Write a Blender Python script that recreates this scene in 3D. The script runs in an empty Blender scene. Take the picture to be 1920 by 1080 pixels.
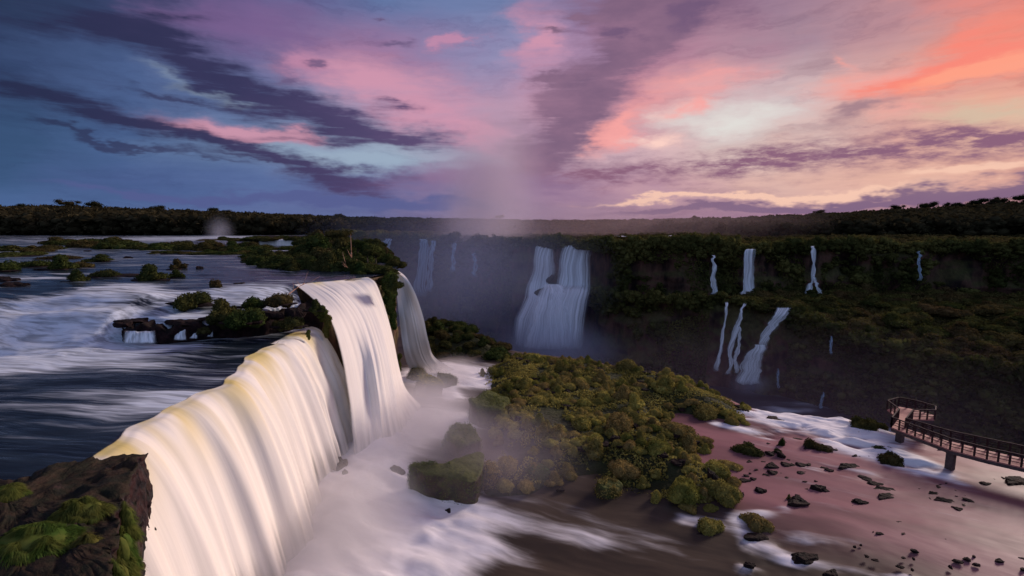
import bpy, math, random
import numpy as np
from math import radians as R
rng = np.random.default_rng(11); random.seed(5)
SC = bpy.context.scene; COL = SC.collection

# ------------------------------------------------------------------ camera
CZ = 24.0; F = 960.0; HOR = 414.0
PITCH = math.atan((540-HOR)/F)
cd = bpy.data.cameras.new('camera'); cam = bpy.data.objects.new('camera', cd); COL.objects.link(cam)
cd.sensor_width = 36; cd.lens = 18; cd.clip_end = 20000; cd.clip_start = .1
cam.location = (0, 0, CZ); cam.rotation_euler = (R(90)-PITCH, 0, 0); SC.camera = cam
SP, CP = math.sin(PITCH), math.cos(PITCH)
def ray(px, py):
    a, b = (px-960)/F, (540-py)/F
    return np.array([a, CP+b*SP, -SP+b*CP])
def W(px, py, z):            # point on the level z seen in that direction
    d = ray(px, py); t = (z-CZ)/d[2]; return np.array([0, 0, CZ])+d*t
def D(px, py, y):            # point at the distance y
    d = ray(px, py); return np.array([0, 0, CZ])+d*(y/d[1])
def azel(px, py):
    d = ray(px, py); return math.atan2(d[0], d[1]), math.atan2(d[2], math.hypot(d[0], d[1]))

# ------------------------------------------------------------------ noise
def vn(P, seed=0):
    P = np.asarray(P, float); i = np.floor(P).astype(np.int64); f = P-i; f = f*f*(3-2*f)
    def h(dx, dy, dz):
        n = ((i[..., 0]+dx)*374761393+(i[..., 1]+dy)*668265263+(i[..., 2]+dz)*2147483647+seed*1274126177) & 0xffffffff
        n = ((n ^ (n >> 13))*1274126177) & 0xffffffff; n = ((n ^ (n >> 16))*2246822519) & 0xffffffff
        return ((n ^ (n >> 15)) & 0xffffff)/float(0xffffff)
    x, y, z = f[..., 0], f[..., 1], f[..., 2]
    l = lambda a, b, t: a+(b-a)*t
    return l(l(l(h(0,0,0), h(1,0,0), x), l(h(0,1,0), h(1,1,0), x), y), l(l(h(0,0,1), h(1,0,1), x), l(h(0,1,1), h(1,1,1), x), y), z)*2-1
def fbm(P, o=4, seed=0, g=.5):
    P = np.asarray(P, float); s = 0; a = 1; t = 0
    for k in range(o):
        s = s+a*vn(P*2**k+k*17.3, seed+k); t += a; a *= g
    return s/t
def V3(x, y, z):
    x, y, z = np.broadcast_arrays(x, y, z); return np.stack([x, y, z], -1)
def sst(a, b, x):
    t = np.clip((x-a)/(b-a), 0, 1); return t*t*(3-2*t)
def cr(P, n):                # smooth curve through points, n samples
    P = np.asarray(P, float); m = len(P); u = np.linspace(0, m-1, n); i = np.clip(u.astype(int), 0, m-2); t = (u-i)[:, None]
    p0, p1, p2, p3 = P[np.maximum(i-1, 0)], P[i], P[i+1], P[np.minimum(i+2, m-1)]
    return .5*(2*p1+(p2-p0)*t+(2*p0-5*p1+4*p2-p3)*t*t+(3*p1-p0-3*p2+p3)*t**3)

# ------------------------------------------------------------------ mesh helpers
def mesh(name, V, Fs, mat, parent=None, smooth=True, attrs=None, link=True):
    V = np.asarray(V, np.float32).reshape(-1, 3); Fs = np.asarray(Fs, np.int32); n = Fs.shape[1]
    me = bpy.data.meshes.new(name); me.vertices.add(len(V)); me.vertices.foreach_set('co', V.ravel())
    me.loops.add(Fs.size); me.loops.foreach_set('vertex_index', Fs.ravel())
    me.polygons.add(len(Fs)); me.polygons.foreach_set('loop_start', np.arange(0, Fs.size, n, dtype=np.int32))
    me.polygons.foreach_set('loop_total', np.full(len(Fs), n, np.int32))
    me.polygons.foreach_set('use_smooth', np.full(len(Fs), smooth))
    me.update(calc_edges=True); me.materials.append(mat)
    for k, a in (attrs or {}).items():
        a = np.asarray(a, np.float32)
        if a.ndim == 1 or a.shape[-1] == 1:
            at = me.attributes.new(k, 'FLOAT', 'POINT'); at.data.foreach_set('value', a.ravel())
        else:
            at = me.attributes.new(k, 'FLOAT_VECTOR', 'POINT'); at.data.foreach_set('vector', a.ravel())
    o = bpy.data.objects.new(name, me); o.parent = parent
    if link: COL.objects.link(o)
    return o
def gridf(nr, nc, wrap=False):
    i, j = np.meshgrid(np.arange(nr-1), np.arange(nc if wrap else nc-1), indexing='ij'); j2 = (j+1) % nc
    return np.stack([i*nc+j, i*nc+j2, (i+1)*nc+j2, (i+1)*nc+j], -1).reshape(-1, 4)
def tag(o, label=None, cat=None, group=None, kind=None):
    if label: o['label'] = label
    if cat: o['category'] = cat
    if group: o['group'] = group
    if kind: o['kind'] = kind
    return o
def empty(name, loc=(0, 0, 0), rz=0):
    o = bpy.data.objects.new(name, None); COL.objects.link(o); o.location = loc; o.rotation_euler = (0, 0, rz); o.empty_display_size = .2; return o
def icos(sub):
    t = (1+5**.5)/2
    v = [(-1,t,0),(1,t,0),(-1,-t,0),(1,-t,0),(0,-1,t),(0,1,t),(0,-1,-t),(0,1,-t),(t,0,-1),(t,0,1),(-t,0,-1),(-t,0,1)]
    f = [(0,11,5),(0,5,1),(0,1,7),(0,7,10),(0,10,11),(1,5,9),(5,11,4),(11,10,2),(10,7,6),(7,1,8),(3,9,4),(3,4,2),(3,2,6),(3,6,8),(3,8,9),(4,9,5),(2,4,11),(6,2,10),(8,6,7),(9,8,1)]
    v = [np.array(p)/np.linalg.norm(p) for p in v]
    for _ in range(sub):
        c = {}; g = []
        def mid(a, b):
            k = (min(a, b), max(a, b))
            if k not in c:
                m = v[a]+v[b]; v.append(m/np.linalg.norm(m)); c[k] = len(v)-1
            return c[k]
        for a, b, d in f:
            x, y, z = mid(a, b), mid(b, d), mid(d, a); g += [(a, x, z), (b, y, x), (d, z, y), (x, y, z)]
        f = g
    return np.array(v), np.array(f)
ICO = {k: icos(k) for k in (1, 2, 3, 4)}
def merge(parts):
    Vs, Fs, n = [], [], 0
    for v, f in parts: Vs.append(v); Fs.append(np.asarray(f)+n); n += len(v)
    return np.concatenate(Vs), np.concatenate(Fs)
def tube(path, rad, k=7):
    path = np.asarray(path, float); rad = np.broadcast_to(rad, len(path)); V = []
    for i, p in enumerate(path):
        d = path[min(i+1, len(path)-1)]-path[max(i-1, 0)]; d = d/(np.linalg.norm(d)+1e-9)
        a = np.cross(d, [0, 0, 1.]) if abs(d[2]) < .9 else np.cross(d, [1., 0, 0]); a /= np.linalg.norm(a); b = np.cross(d, a)
        for j in range(k):
            t = j/k*2*math.pi; V.append(p+rad[i]*(a*math.cos(t)+b*math.sin(t)))
    Fq = gridf(len(path), k, True); n = len(V); V.append(path[0]); V.append(path[-1])
    caps = [[n, (j+1) % k, j, n] for j in range(k)]
    T = np.concatenate([Fq[:, [0, 1, 2]], Fq[:, [0, 2, 3]], np.array([[n, (j+1) % k, j] for j in range(k)]), np.array([[n+1, n-k+j, n-k+(j+1) % k] for j in range(k)])])
    return np.array(V), T
def box(c, s, rz=0):
    v = np.array([[x, y, z] for x in (-.5, .5) for y in (-.5, .5) for z in (-.5, .5)])*np.array(s)
    ca, sa = math.cos(rz), math.sin(rz); v = np.stack([v[:, 0]*ca-v[:, 1]*sa, v[:, 0]*sa+v[:, 1]*ca, v[:, 2]], -1)+np.array(c)
    return v, np.array([[0,1,3],[0,3,2],[4,6,7],[4,7,5],[0,4,5],[0,5,1],[2,3,7],[2,7,6],[0,2,6],[0,6,4],[1,5,7],[1,7,3]])
def leaves(P, N, size, tilt=.7, asp=.55):
    n = len(P); r = rng.normal(size=(n, 3)); d = N+tilt*r; d /= np.linalg.norm(d, axis=1)[:, None]
    a = np.cross(d, rng.normal(size=(n, 3))); a /= np.linalg.norm(a, axis=1)[:, None]+1e-9; b = np.cross(d, a)
    s = (size*rng.uniform(.6, 1.4, n))[:, None]
    V = np.stack([P-a*s*.5, P+b*s*asp*.5, P+a*s*.6, P-b*s*asp*.5], 1).reshape(-1, 3)
    q = np.arange(n)[:, None]*4
    return V, np.concatenate([q+np.array([[0, 1, 2]]), q+np.array([[0, 2, 3]])])
def blob_leaves(lumps, n, size, core=.86, tilt=.7, rough=.12, sub=2, seed=0, flat=-.35):
    parts = []; areas = np.array([l[3]*l[4]+l[3]*l[5] for l in lumps]); cnt = (n*areas/areas.sum()).astype(int)
    for k, l in enumerate(lumps):
        c = np.array(l[:3]); r = np.array(l[3:6]); v, f = ICO[sub]
        vv = v*(1+rough*fbm(v*2.2+k*5+seed, 3, seed))[:, None]
        parts.append((c+vv*r*core, f))
        u = rng.normal(size=(cnt[k], 3)); u /= np.linalg.norm(u, axis=1)[:, None]; u = u[u[:, 2] > flat]
        rad = (1+rough*fbm(u*2.2+k*5+seed, 3, seed)+.05*rng.normal(size=len(u))); P = c+u*r*rad[:, None]
        ok = np.ones(len(P), bool)
        for m, q in enumerate(lumps):
            if m != k: ok &= (((P-np.array(q[:3]))/np.array(q[3:6]))**2).sum(1) > .75
        N = u/r; N /= np.linalg.norm(N, axis=1)[:, None]
        parts.append(leaves(P[ok], N[ok], size, tilt))
    return merge(parts)

# ------------------------------------------------------------------ materials
def nt(m):
    m.use_nodes = True; t = m.node_tree; t.nodes.clear(); return t
class NB:
    def __init__(s, t): s.t = t
    def n(s, typ, **k):
        x = s.t.nodes.new(typ)
        for a, b in k.items(): setattr(x, a, b)
        return x
    def set(s, sock, v):
        if hasattr(v, 'is_output') or isinstance(v, bpy.types.NodeSocket): s.t.links.new(v, sock)
        else:
            if sock.type == 'RGBA' and len(v) == 3: v = (*v, 1)
            sock.default_value = v
    def m(s, op, a, b=0., c=0., clamp=False):
        x = s.n('ShaderNodeMath', operation=op, use_clamp=clamp)
        s.set(x.inputs[0], a); s.set(x.inputs[1], b)
        if op in ('MULTIPLY_ADD', 'SMOOTH_MIN', 'SMOOTH_MAX'): s.set(x.inputs[2], c)
        return x.outputs[0]
    def vm(s, op, a, b=(0, 0, 0)):
        x = s.n('ShaderNodeVectorMath', operation=op); s.set(x.inputs[0], a); s.set(x.inputs[1], b); return x.outputs[0]
    def mr(s, v, a, b, c=0., d=1., smooth=True):
        x = s.n('ShaderNodeMapRange'); x.interpolation_type = 'SMOOTHSTEP' if smooth else 'LINEAR'
        s.set(x.inputs[0], v)
        for i, q in enumerate((a, b, c, d)): s.set(x.inputs[1+i], q)
        return x.outputs[0]
    def mix(s, f, a, b, typ='MIX'):
        x = s.n('ShaderNodeMix', data_type='RGBA', blend_type=typ); s.set(x.inputs[0], f); s.set(x.inputs[6], a); s.set(x.inputs[7], b); return x.outputs[2]
    def noise(s, vec, scale=1., detail=3., rough=.5, dist=0.):
        x = s.n('ShaderNodeTexNoise'); s.set(x.inputs['Vector'], vec); s.set(x.inputs['Scale'], scale); s.set(x.inputs['Detail'], detail)
        s.set(x.inputs['Roughness'], rough); s.set(x.inputs['Distortion'], dist); return x.outputs['Fac']
    def ramp(s, v, stops):
        x = s.n('ShaderNodeValToRGB'); e = x.color_ramp.elements
        while len(e) < len(stops): e.new(.5)
        for k, (p, c) in enumerate(stops): e[k].position = p; e[k].color = (*c, 1)
        s.set(x.inputs[0], v); return x.outputs[0]
    def map(s, vec, sc=(1, 1, 1), rot=(0, 0, 0), loc=(0, 0, 0), typ='POINT'):
        x = s.n('ShaderNodeMapping', vector_type=typ); s.set(x.inputs[0], vec); x.inputs[1].default_value = loc; x.inputs[2].default_value = rot; x.inputs[3].default_value = sc; return x.outputs[0]
    def geo(s): return s.n('ShaderNodeNewGeometry').outputs
    def tc(s): return s.n('ShaderNodeTexCoord').outputs
    def attr(s, name): return s.n('ShaderNodeAttribute', attribute_name=name).outputs
    def bump(s, h, strength, dist=.1):
        x = s.n('ShaderNodeBump'); s.set(x.inputs['Strength'], strength); s.set(x.inputs['Distance'], dist); s.set(x.inputs['Height'], h); return x.outputs[0]
    def bsdf(s, col, rough=.8, normal=None, spec=.5, alpha=None, ior=1.45, sub=None):
        x = s.n('ShaderNodeBsdfPrincipled'); s.set(x.inputs['Base Color'], col); s.set(x.inputs['Roughness'], rough); s.set(x.inputs['Specular IOR Level'], spec); s.set(x.inputs['IOR'], ior)
        if normal is not None: s.set(x.inputs['Normal'], normal)
        if alpha is not None: s.set(x.inputs['Alpha'], alpha)
        return x.outputs[0]
    def out(s, surf=None, vol=None):
        o = s.n('ShaderNodeOutputMaterial')
        if surf is not None: s.t.links.new(surf, o.inputs[0])
        if vol is not None: s.t.links.new(vol, o.inputs[1])
def newmat(name): m = bpy.data.materials.new(name); return m, NB(nt(m))

def mat_rock(name, c1, c2, moss, mossc, scale=1., streak=False, wet=.35, mossn=(.2, .7)):
    m, b = newmat(name); g = b.geo(); P = g['Position']
    Ps = b.map(P, (1, 1, .25)) if streak else P
    n1 = b.noise(Ps, scale, 6, .6); n2 = b.noise(P, scale*.25, 4, .55)
    col = b.mix(b.mr(n1, .35, .65), c1, c2)
    nz = b.n('ShaderNodeSeparateXYZ'); b.set(nz.inputs[0], g['Normal'])
    mk = b.m('MULTIPLY', b.mr(b.m('ADD', nz.outputs[2], b.m('MULTIPLY', b.m('SUBTRACT', n2, .5), 2.2)), *mossn), moss)
    n3 = b.noise(P, scale*5, 3, .7)
    col = b.mix(mk, col, b.mix(b.mr(n3, .3, .7), mossc, tuple(x*1.9 for x in mossc)))
    bp = b.bump(b.m('ADD', n1, b.m('MULTIPLY', n3, .4)), .7, .3/scale)
    b.out(b.bsdf(col, b.mix(mk, (wet,)*3, (.9,)*3), bp, .18)); return m
def mat_leaf(name, c1, c2, c3, scale=.5, trans=.25):
    m, b = newmat(name); g = b.geo(); oi = b.n('ShaderNodeObjectInfo').outputs['Random']
    n = b.noise(g['Position'], scale, 3, .6)
    rnd = g['Random Per Island']
    col = b.mix(b.mr(n, .35, .65), c1, c2); col = b.mix(b.m('MULTIPLY', b.m('POWER', oi, 1.6), .75), col, c3)
    hs = b.n('ShaderNodeHueSaturation'); b.set(hs.inputs['Value'], b.m('MULTIPLY_ADD', rnd, .9, .55)); b.set(hs.inputs['Color'], col)
    d = b.n('ShaderNodeBsdfDiffuse'); b.set(d.inputs[0], hs.outputs[0]); t = b.n('ShaderNodeBsdfTranslucent'); b.set(t.inputs[0], hs.outputs[0])
    x = b.n('ShaderNodeMixShader'); x.inputs[0].default_value = trans; b.t.links.new(d.outputs[0], x.inputs[1]); b.t.links.new(t.outputs[0], x.inputs[2])
    b.out(x.outputs[0]); return m
M = {}
M['dark_rock'] = mat_rock('dark_rock', (.004, .002, .003), (.024, .010, .010), .2, (.012, .012, .006), 1.6, wet=.85)
M['ledge_rock'] = mat_rock('ledge_rock', (.004, .003, .005), (.038, .015, .014), .45, (.016, .018, .007), 1.8, wet=.55)
M['moss_rock'] = mat_rock('moss_rock', (.02, .012, .012), (.07, .035, .022), 1., (.045, .05, .014), .8, mossn=(-.3, .5))
M['cliff_rock'] = mat_rock('cliff_rock', (.010, .006, .006), (.13, .065, .045), .75, (.042, .043, .014), .16, streak=True, wet=.8, mossn=(-.1, .6))
M['near_cliff'] = mat_rock('near_cliff', (.05, .03, .022), (.17, .10, .06), .9, (.05, .055, .012), .7, streak=True, wet=.5, mossn=(-.2, .5))
M['soil'] = mat_rock('soil', (.018, .012, .009), (.035, .022, .016), .8, (.02, .024, .009), .15, wet=.95)
M['shrub'] = mat_leaf('shrub', (.11, .115, .026), (.36, .31, .075), (.26, .17, .07), .22)
M['bush'] = mat_leaf('bush', (.03, .05, .015), (.06, .07, .02), (.08, .05, .025), .4)
M['grass'] = mat_leaf('grass', (.055, .10, .02), (.11, .13, .03), (.12, .10, .03), 1.4)
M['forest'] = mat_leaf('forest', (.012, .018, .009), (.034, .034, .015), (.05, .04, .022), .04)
M['gorge_leaf'] = mat_leaf('gorge_leaf', (.042, .052, .015), (.10, .098, .028), (.10, .06, .03), .06)
def simple(name, c, c2=None, rough=.7, sc=4, spec=.3):
    m, b = newmat(name); n = b.noise(b.geo()['Position'], sc, 4, .6)
    b.out(b.bsdf(b.mix(b.mr(n, .3, .7), c, c2 or tuple(x*1.5 for x in c)), rough, b.bump(n, .3, .05), spec)); return m
M['bark'] = simple('bark', (.05, .035, .025)); M['driftwood'] = simple('driftwood', (.32, .16, .10), (.45, .25, .16))
M['deck'] = simple('deck_boards', (.34, .13, .11), (.42, .18, .15), .7, 3); M['concrete'] = simple('concrete', (.06, .04, .04), (.1, .07, .065), .8); M['rail'] = simple('rail_metal', (.03, .012, .012), (.05, .022, .02), .8)

def mat_river(name, deep, deep2, foamc, flow, sc=(.14, 1.1), rough=.22, bump=.35, spec=.5, pink_refl=None, fd=.45, fk=2.3):
    m, b = newmat(name); P = b.geo()['Position']; f = b.attr('foam')['Fac']
    Q = b.map(P, (1, 1, 1), (0, 0, -flow))
    wob = b.n('ShaderNodeTexNoise'); b.set(wob.inputs['Vector'], Q); wob.inputs['Scale'].default_value = .12; wob.inputs['Detail'].default_value = 2
    Q2 = b.vm('ADD', Q, b.vm('MULTIPLY', b.vm('SUBTRACT', wob.outputs['Color'], (.5, .5, .5)), (3, 3.2, 0)))
    S = b.map(Q2, (sc[0], sc[1], 1))
    n1 = b.noise(S, 1, 3, .5); n2 = b.noise(S, 3.3, 3, .55)
    st = b.m('ADD', b.m('MULTIPLY', n1, .65), b.m('MULTIPLY', n2, .35))
    fm = b.mr(b.m('ADD', f, b.m('MULTIPLY', b.m('SUBTRACT', st, .5), fk)), .28, .90)
    fm = b.m('MULTIPLY', fm, b.mr(f, 0., .12)); n3 = b.noise(b.map(Q2, (sc[0]*4, sc[1]*4, 1)), 1, 3, .6); foamc = b.mix(b.mr(b.m('ADD', b.m('MULTIPLY', n3, .5), b.m('MULTIPLY', n2, .5)), .36, .6), tuple(x*fd for x in foamc), foamc)
    wcol = b.mix(b.mr(st, .35, .65), deep, deep2)
    if pink_refl: wcol = b.mix(b.mr(b.m('ADD', b.attr('pink_refl')['Fac'], b.m('MULTIPLY', b.m('SUBTRACT', st, .5), .5)), .1, .9), wcol, b.mix(b.mr(b.noise(b.map(Q2, (.035, .13, 1)), 1, 3, .6), .36, .62), tuple(x*.48 for x in pink_refl), pink_refl))
    col = b.mix(fm, wcol, foamc)
    bp = b.bump(st, bump, .5)
    b.out(b.bsdf(col, b.mix(fm, (rough,)*3, (.75,)*3), bp, spec, ior=1.33)); return m
M['upper_water'] = mat_river('upper_water', (.007, .011, .018), (.022, .034, .048), (.60, .66, .74), R(-6), (.06, .62))
M['lower_water'] = mat_river('lower_water', (.040, .030, .024), (.075, .055, .040), (.80, .77, .79), R(-25), (.07, .42), .46, .10, .13, pink_refl=(.27, .125, .135), fd=.86, fk=1.35)  # pink sunset reflection is painted into the base colour of the right shallows
M['gorge_water'] = mat_river('gorge_water', (.02, .02, .03), (.04, .04, .05), (.6, .6, .65), 0, (.02, .06), .4, .1)

def mat_fall(name, white, tint, tintv, streak=14., dens=1., gap=0., ew=.16):
    """flow = (u metres along the lip, v 0..1 down, edge 0..1)"""
    m, b = newmat(name); a = b.attr('flow')['Vector']; s = b.n('ShaderNodeSeparateXYZ'); b.set(s.inputs[0], a)
    u, v, e = s.outputs
    S = b.n('ShaderNodeCombineXYZ'); b.set(S.inputs[0], u); b.set(S.inputs[1], b.m('MULTIPLY', v, .9))
    n1 = b.noise(b.map(S.outputs[0], (.35, 1, 1)), 1, 2, .5); n2 = b.noise(b.map(S.outputs[0], (1.6, 1.4, 1)), 1, 3, .5); n3 = b.noise(b.map(S.outputs[0], (5, 2, 1)), 1, 2, .5)
    k = b.m('MULTIPLY', b.mr(v, tintv[0], tintv[1], 1., 0.), b.mr(n1, .38, .62))
    c = b.mix(b.mr(n2, .3, .75), white, tuple(x*.82 for x in white)); c = b.mix(k, c, tint)
    st = b.m('ADD', b.m('MULTIPLY', n2, .6), b.m('MULTIPLY', n3, .4))
    al = b.m('MULTIPLY', b.m('MULTIPLY', b.mr(b.m('ADD', e, b.m('MULTIPLY', b.m('SUBTRACT', n2, .5), ew)), 0., ew), b.mr(b.m('ADD', v, b.m('MULTIPLY', b.m('SUBTRACT', n2, .5), .05)), .0, .06)), b.mr(b.m('ADD', v, b.m('MULTIPLY', b.m('SUBTRACT', n2, .5), .25)), .86, 1.05, 1., .0))
    if gap: al = b.m('MULTIPLY', al, b.mr(st, .5-.1*gap-.1, .5-.1*gap+.2, 1-gap, 1.))
    al = b.m('MULTIPLY', al, dens)
    h = b.m('ADD', b.m('MULTIPLY', n2, .7), b.m('MULTIPLY', n3, .3))
    b.out(b.bsdf(c, .7, b.bump(h, .10, .5), .2, al)); return m
M['fall_near'] = mat_fall('near_fall_water', (.88, .82, .74), (.62, .50, .19), (.15, .70), gap=.06)
M['fall_far'] = mat_fall('fall_water', (.88, .83, .77), (.66, .56, .26), (.0, .22), gap=.1)
M['fall_gorge'] = mat_fall('gorge_fall_water', (.90, .96, 1.), (.90, .96, 1.), (.0, .1), gap=.62, ew=.45)
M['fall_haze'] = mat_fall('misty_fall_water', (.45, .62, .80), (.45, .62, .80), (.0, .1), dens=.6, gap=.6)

def mist(name, c, r, dens, col=(.9, .85, .92), noise=.5, nsc=2., power=1., label=None, g=.0, rot=0, stretch=(1, 1, 1), edge=(1., .0)):
    m, b = newmat(name); P = b.tc()['Object']
    ln = b.n('ShaderNodeVectorMath', operation='LENGTH'); b.set(ln.inputs[0], P)
    f = b.mr(ln.outputs['Value'], .0, .98, 1., 0.)
    f = b.m('POWER', f, power)
    if noise:
        n = b.noise(b.map(P, stretch), nsc, 3, .55); f = b.m('MULTIPLY', f, b.mr(n, .5-.45*noise-.001, .5+.3, 1-noise, 1.4, False))
    v = b.n('ShaderNodeVolumePrincipled'); b.set(v.inputs['Color'], col); b.set(v.inputs['Density'], b.m('MULTIPLY', f, dens)); v.inputs['Anisotropy'].default_value = g
    b.out(None, v.outputs[0])
    o = mesh(name, ICO[2][0]*1.03, ICO[2][1], m); o.location = c; o.scale = r; o.rotation_euler = (0, rot, 0)
    return tag(o, label, 'mist', 'spray and mist over the falls', 'stuff')

exec_parts = []
# ------------------------------------------------------------------ world: dusk sky
def lin(c): return tuple(((x/255)/12.92 if x/255 <= .04045 else ((x/255+.055)/1.055)**2.4) for x in c)
w = bpy.data.worlds.new('World'); SC.world = w; w.use_nodes = True; b = NB(w.node_tree); b.t.nodes.clear()
dirv = b.tc()['Generated']; sx = b.n('ShaderNodeSeparateXYZ'); b.set(sx.inputs[0], dirv); dx, dy, dz = sx.outputs
az = b.m('ARCTAN2', dx, dy); el = b.m('ARCSINE', dz)
# streaky warp of the cloud field
cp = b.n('ShaderNodeCombineXYZ'); b.set(cp.inputs[0], az); b.set(cp.inputs[1], el)
AE = cp.outputs[0]
wn = b.n('ShaderNodeTexNoise'); b.set(wn.inputs['Vector'], b.map(AE, (5, 13, 1))); wn.inputs['Scale'].default_value = 1; wn.inputs['Detail'].default_value = 5; wn.inputs['Roughness'].default_value = .62
wc = b.vm('SUBTRACT', wn.outputs['Color'], (.5, .5, .5))
AEw = b.vm('ADD', AE, b.vm('MULTIPLY', wc, (.30, .10, 0)))
fn = b.noise(b.map(AE, (7, 85, 1), (0, 0, R(-4))), 1, 4, .65)      # fine fibres
fn2 = b.noise(b.map(AE, (20, 75, 1), (0, 0, R(3))), 1, 4, .68)
# base colours: rows of colour along the azimuth
COLS = [-300, 0, 240, 480, 720, 960, 1200, 1440, 1680, 1920, 2300]
ROWS = [(-500, [(55,58,100),(60,62,108),(75,70,120),(85,80,135),(95,95,150),(110,100,150),(125,95,135),(140,105,140),(150,112,140),(175,115,125),(170,100,115)]),
 (0, [(24,34,64),(29,40,72),(54,52,94),(88,80,136),(86,112,165),(104,122,172),(160,105,140),(152,116,146),(160,125,145),(200,125,130),(200,115,110)]),
 (100, [(26,46,78),(30,50,84),(44,62,106),(112,92,145),(150,112,158),(134,136,182),(190,120,150),(168,132,152),(192,134,142),(235,118,100),(225,105,85)]),
 (200, [(33,58,98),(40,64,108),(60,88,140),(90,112,162),(150,148,185),(188,145,175),(205,135,152),(212,182,186),(222,160,150),(235,140,112),(230,130,100)]),
 (300, [(34,70,112),(40,76,120),(56,90,142),(98,124,166),(150,168,192),(168,138,168),(218,178,184),(220,190,182),(226,165,152),(238,185,155),(235,160,120)]),
 (350, [(36,76,118),(42,80,126),(58,86,142),(76,102,158),(90,96,152),(150,120,155),(196,148,165),(226,178,165),(230,172,152),(222,155,138),(210,140,120)]),
 (410, [(58,92,145),(60,96,152),(70,102,157),(80,102,157),(94,100,152),(146,118,150),(162,124,150),(160,116,146),(168,120,145),(152,102,126),(135,90,110)]),
 (462, [(14,18,24)]*4+[(20,18,22)]*3+[(24,16,18)]*4)]
ae0 = azel(-300, 300)[0]; ae1 = azel(2300, 300)[0]
tz = b.m('DIVIDE', b.m('SUBTRACT', b.n('ShaderNodeSeparateXYZ').outputs[0], ae0), ae1-ae0)
sw = b.n('ShaderNodeSeparateXYZ'); b.set(sw.inputs[0], AEw); azw, elw = sw.outputs[0], sw.outputs[1]
tz = b.m('DIVIDE', b.m('SUBTRACT', azw, ae0), ae1-ae0, clamp=True)
elb = b.m('ADD', el, b.m('MULTIPLY', b.m('SUBTRACT', elw, el), .6))
prev = None; pe = None
for py, cs in ROWS:
    e = azel(960, py)[1]
    cramp = b.ramp(tz, [((azel(px, 300)[0]-ae0)/(ae1-ae0), lin(c)) for px, c in zip(COLS, cs)])
    if prev is None: base = cramp
    else: base = b.mix(b.mr(elb, pe, e, 0., 1.), base, cramp)
    prev = 1; pe = e
base = b.mix(b.m('MULTIPLY', b.mr(fn, .35, .7), .16), base, b.mix(1., base, (.62, .6, .66), 'MULTIPLY')); wl = b.noise(b.map(AEw, (5, 34, 1), (0, 0, R(-8))), 1, 5, .66); base = b.mix(b.m('MULTIPLY', b.mr(wl, .46, .72), .5), base, b.mix(1., base, (.60, .54, .66), 'MULTIPLY')); base = b.mix(b.mr(dy, .25, -.45), base, lin((124, 146, 194))); skyL = skyR = base  # unseen sky behind the camera, brightened as added blue fill for the gorge
def blobs(lst):              # (px,py,rx,ry,angle deg[,amp]) -> summed field
    acc = None
    for it in lst:
        px, py, rx, ry, an = it[:5]; amp = it[5] if len(it) > 5 else 1.
        a0, e0 = azel(px, py); ca, sa = math.cos(R(an)), math.sin(R(an))
        a1, e1 = azel(px+rx*ca, py-rx*sa); ang = math.atan2(e1-e0, a1-a0); L = math.hypot(e1-e0, a1-a0)
        a2, e2 = azel(px+ry*sa, py+ry*ca); H = math.hypot(e2-e0, a2-a0)
        v = b.map(AEw, (L, H, 1), (0, 0, ang), (a0, e0, 0), 'TEXTURE')
        g = b.n('ShaderNodeTexGradient', gradient_type='QUADRATIC_SPHERE'); b.set(g.inputs[0], b.vm('MULTIPLY', v, (.62, .62, 0)))
        o = g.outputs['Fac'] if amp == 1 else b.m('MULTIPLY', g.outputs['Fac'], amp)
        acc = o if acc is None else b.m('ADD', acc, o)
    return acc
def layer(sky, lst, col, lo, hi, op=1., fib=.0, fnn=None):
    f = blobs(lst)
    if fib: f = b.m('MULTIPLY', f, b.m('MAXIMUM', b.m('MULTIPLY_ADD', b.m('SUBTRACT', fnn or fn, .5), fib, 1.), 0.))
    return b.mix(b.m('MULTIPLY', b.mr(f, lo, hi), op), sky, col if not isinstance(col, tuple) else lin(col))
skyL = layer(skyL, [(700,140,170,70,-8),(820,200,150,60,0,.8),(880,255,130,32,-8),(1010,80,70,110,0)], (212,140,168), .02, 1., .88, .8)
skyR = layer(skyR, [(700,140,170,70,-8),(820,200,150,60,0,.8),(880,255,130,32,-8),(1010,80,70,110,0)], (212,140,168), .02, 1., .88, .8)
skyL = layer(skyL, [(430,243,170,26,-9),(540,258,80,20,-8)], (208,140,165), .03, .7, .9, .5)
skyL = layer(skyL, [(480,50,170,55,0),(330,20,120,40,0,.7)], (118,86,142), .03, .8, .7, .4)
skyL = layer(skyL, [(850,80,40,18,0),(600,110,90,30,0,.6)], (205,130,165), .03, .6, .7, .4)
skyR = layer(skyR, [(1370,222,170,52,2),(1270,200,80,30,0,.5)], (226,224,218), .02, 1., .92, .5)
skyL = layer(skyL, [(660,305,120,24,-8),(420,175,170,12,-14,.7)], (150,172,196), .03, .7, .8, .6)
skyR = layer(skyR, [(1170,225,130,34,38),(1130,255,70,30,10),(1300,190,90,22,20,.8),(1330,145,140,40,5,.7)], (250,150,144), .02, 1., .9, .9)
skyR = layer(skyR, [(1215,262,80,22,10)], (255,205,190), .03, .8, .9, .3)
skyR = layer(skyR, [(1630,160,200,50,12),(1560,110,50,16,-20,.8),(1700,215,120,20,18,.6)], (246,152,140), .02, 1., .85, 1.0)
skyR = layer(skyR, [(1800,125,260,62,18),(1700,165,150,30,14),(1890,80,160,60,20,.8)], (250,110,84), .02, 1.15, .95, 1.8)
skyR = layer(skyR, [(1790,150,150,26,16),(1880,120,120,22,14)], (255,146,106), .03, .8, .85, .4)
skyR = layer(skyR, [(1860,215,200,26,6)], (212,186,158), .03, .8, .85, .5)
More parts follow.
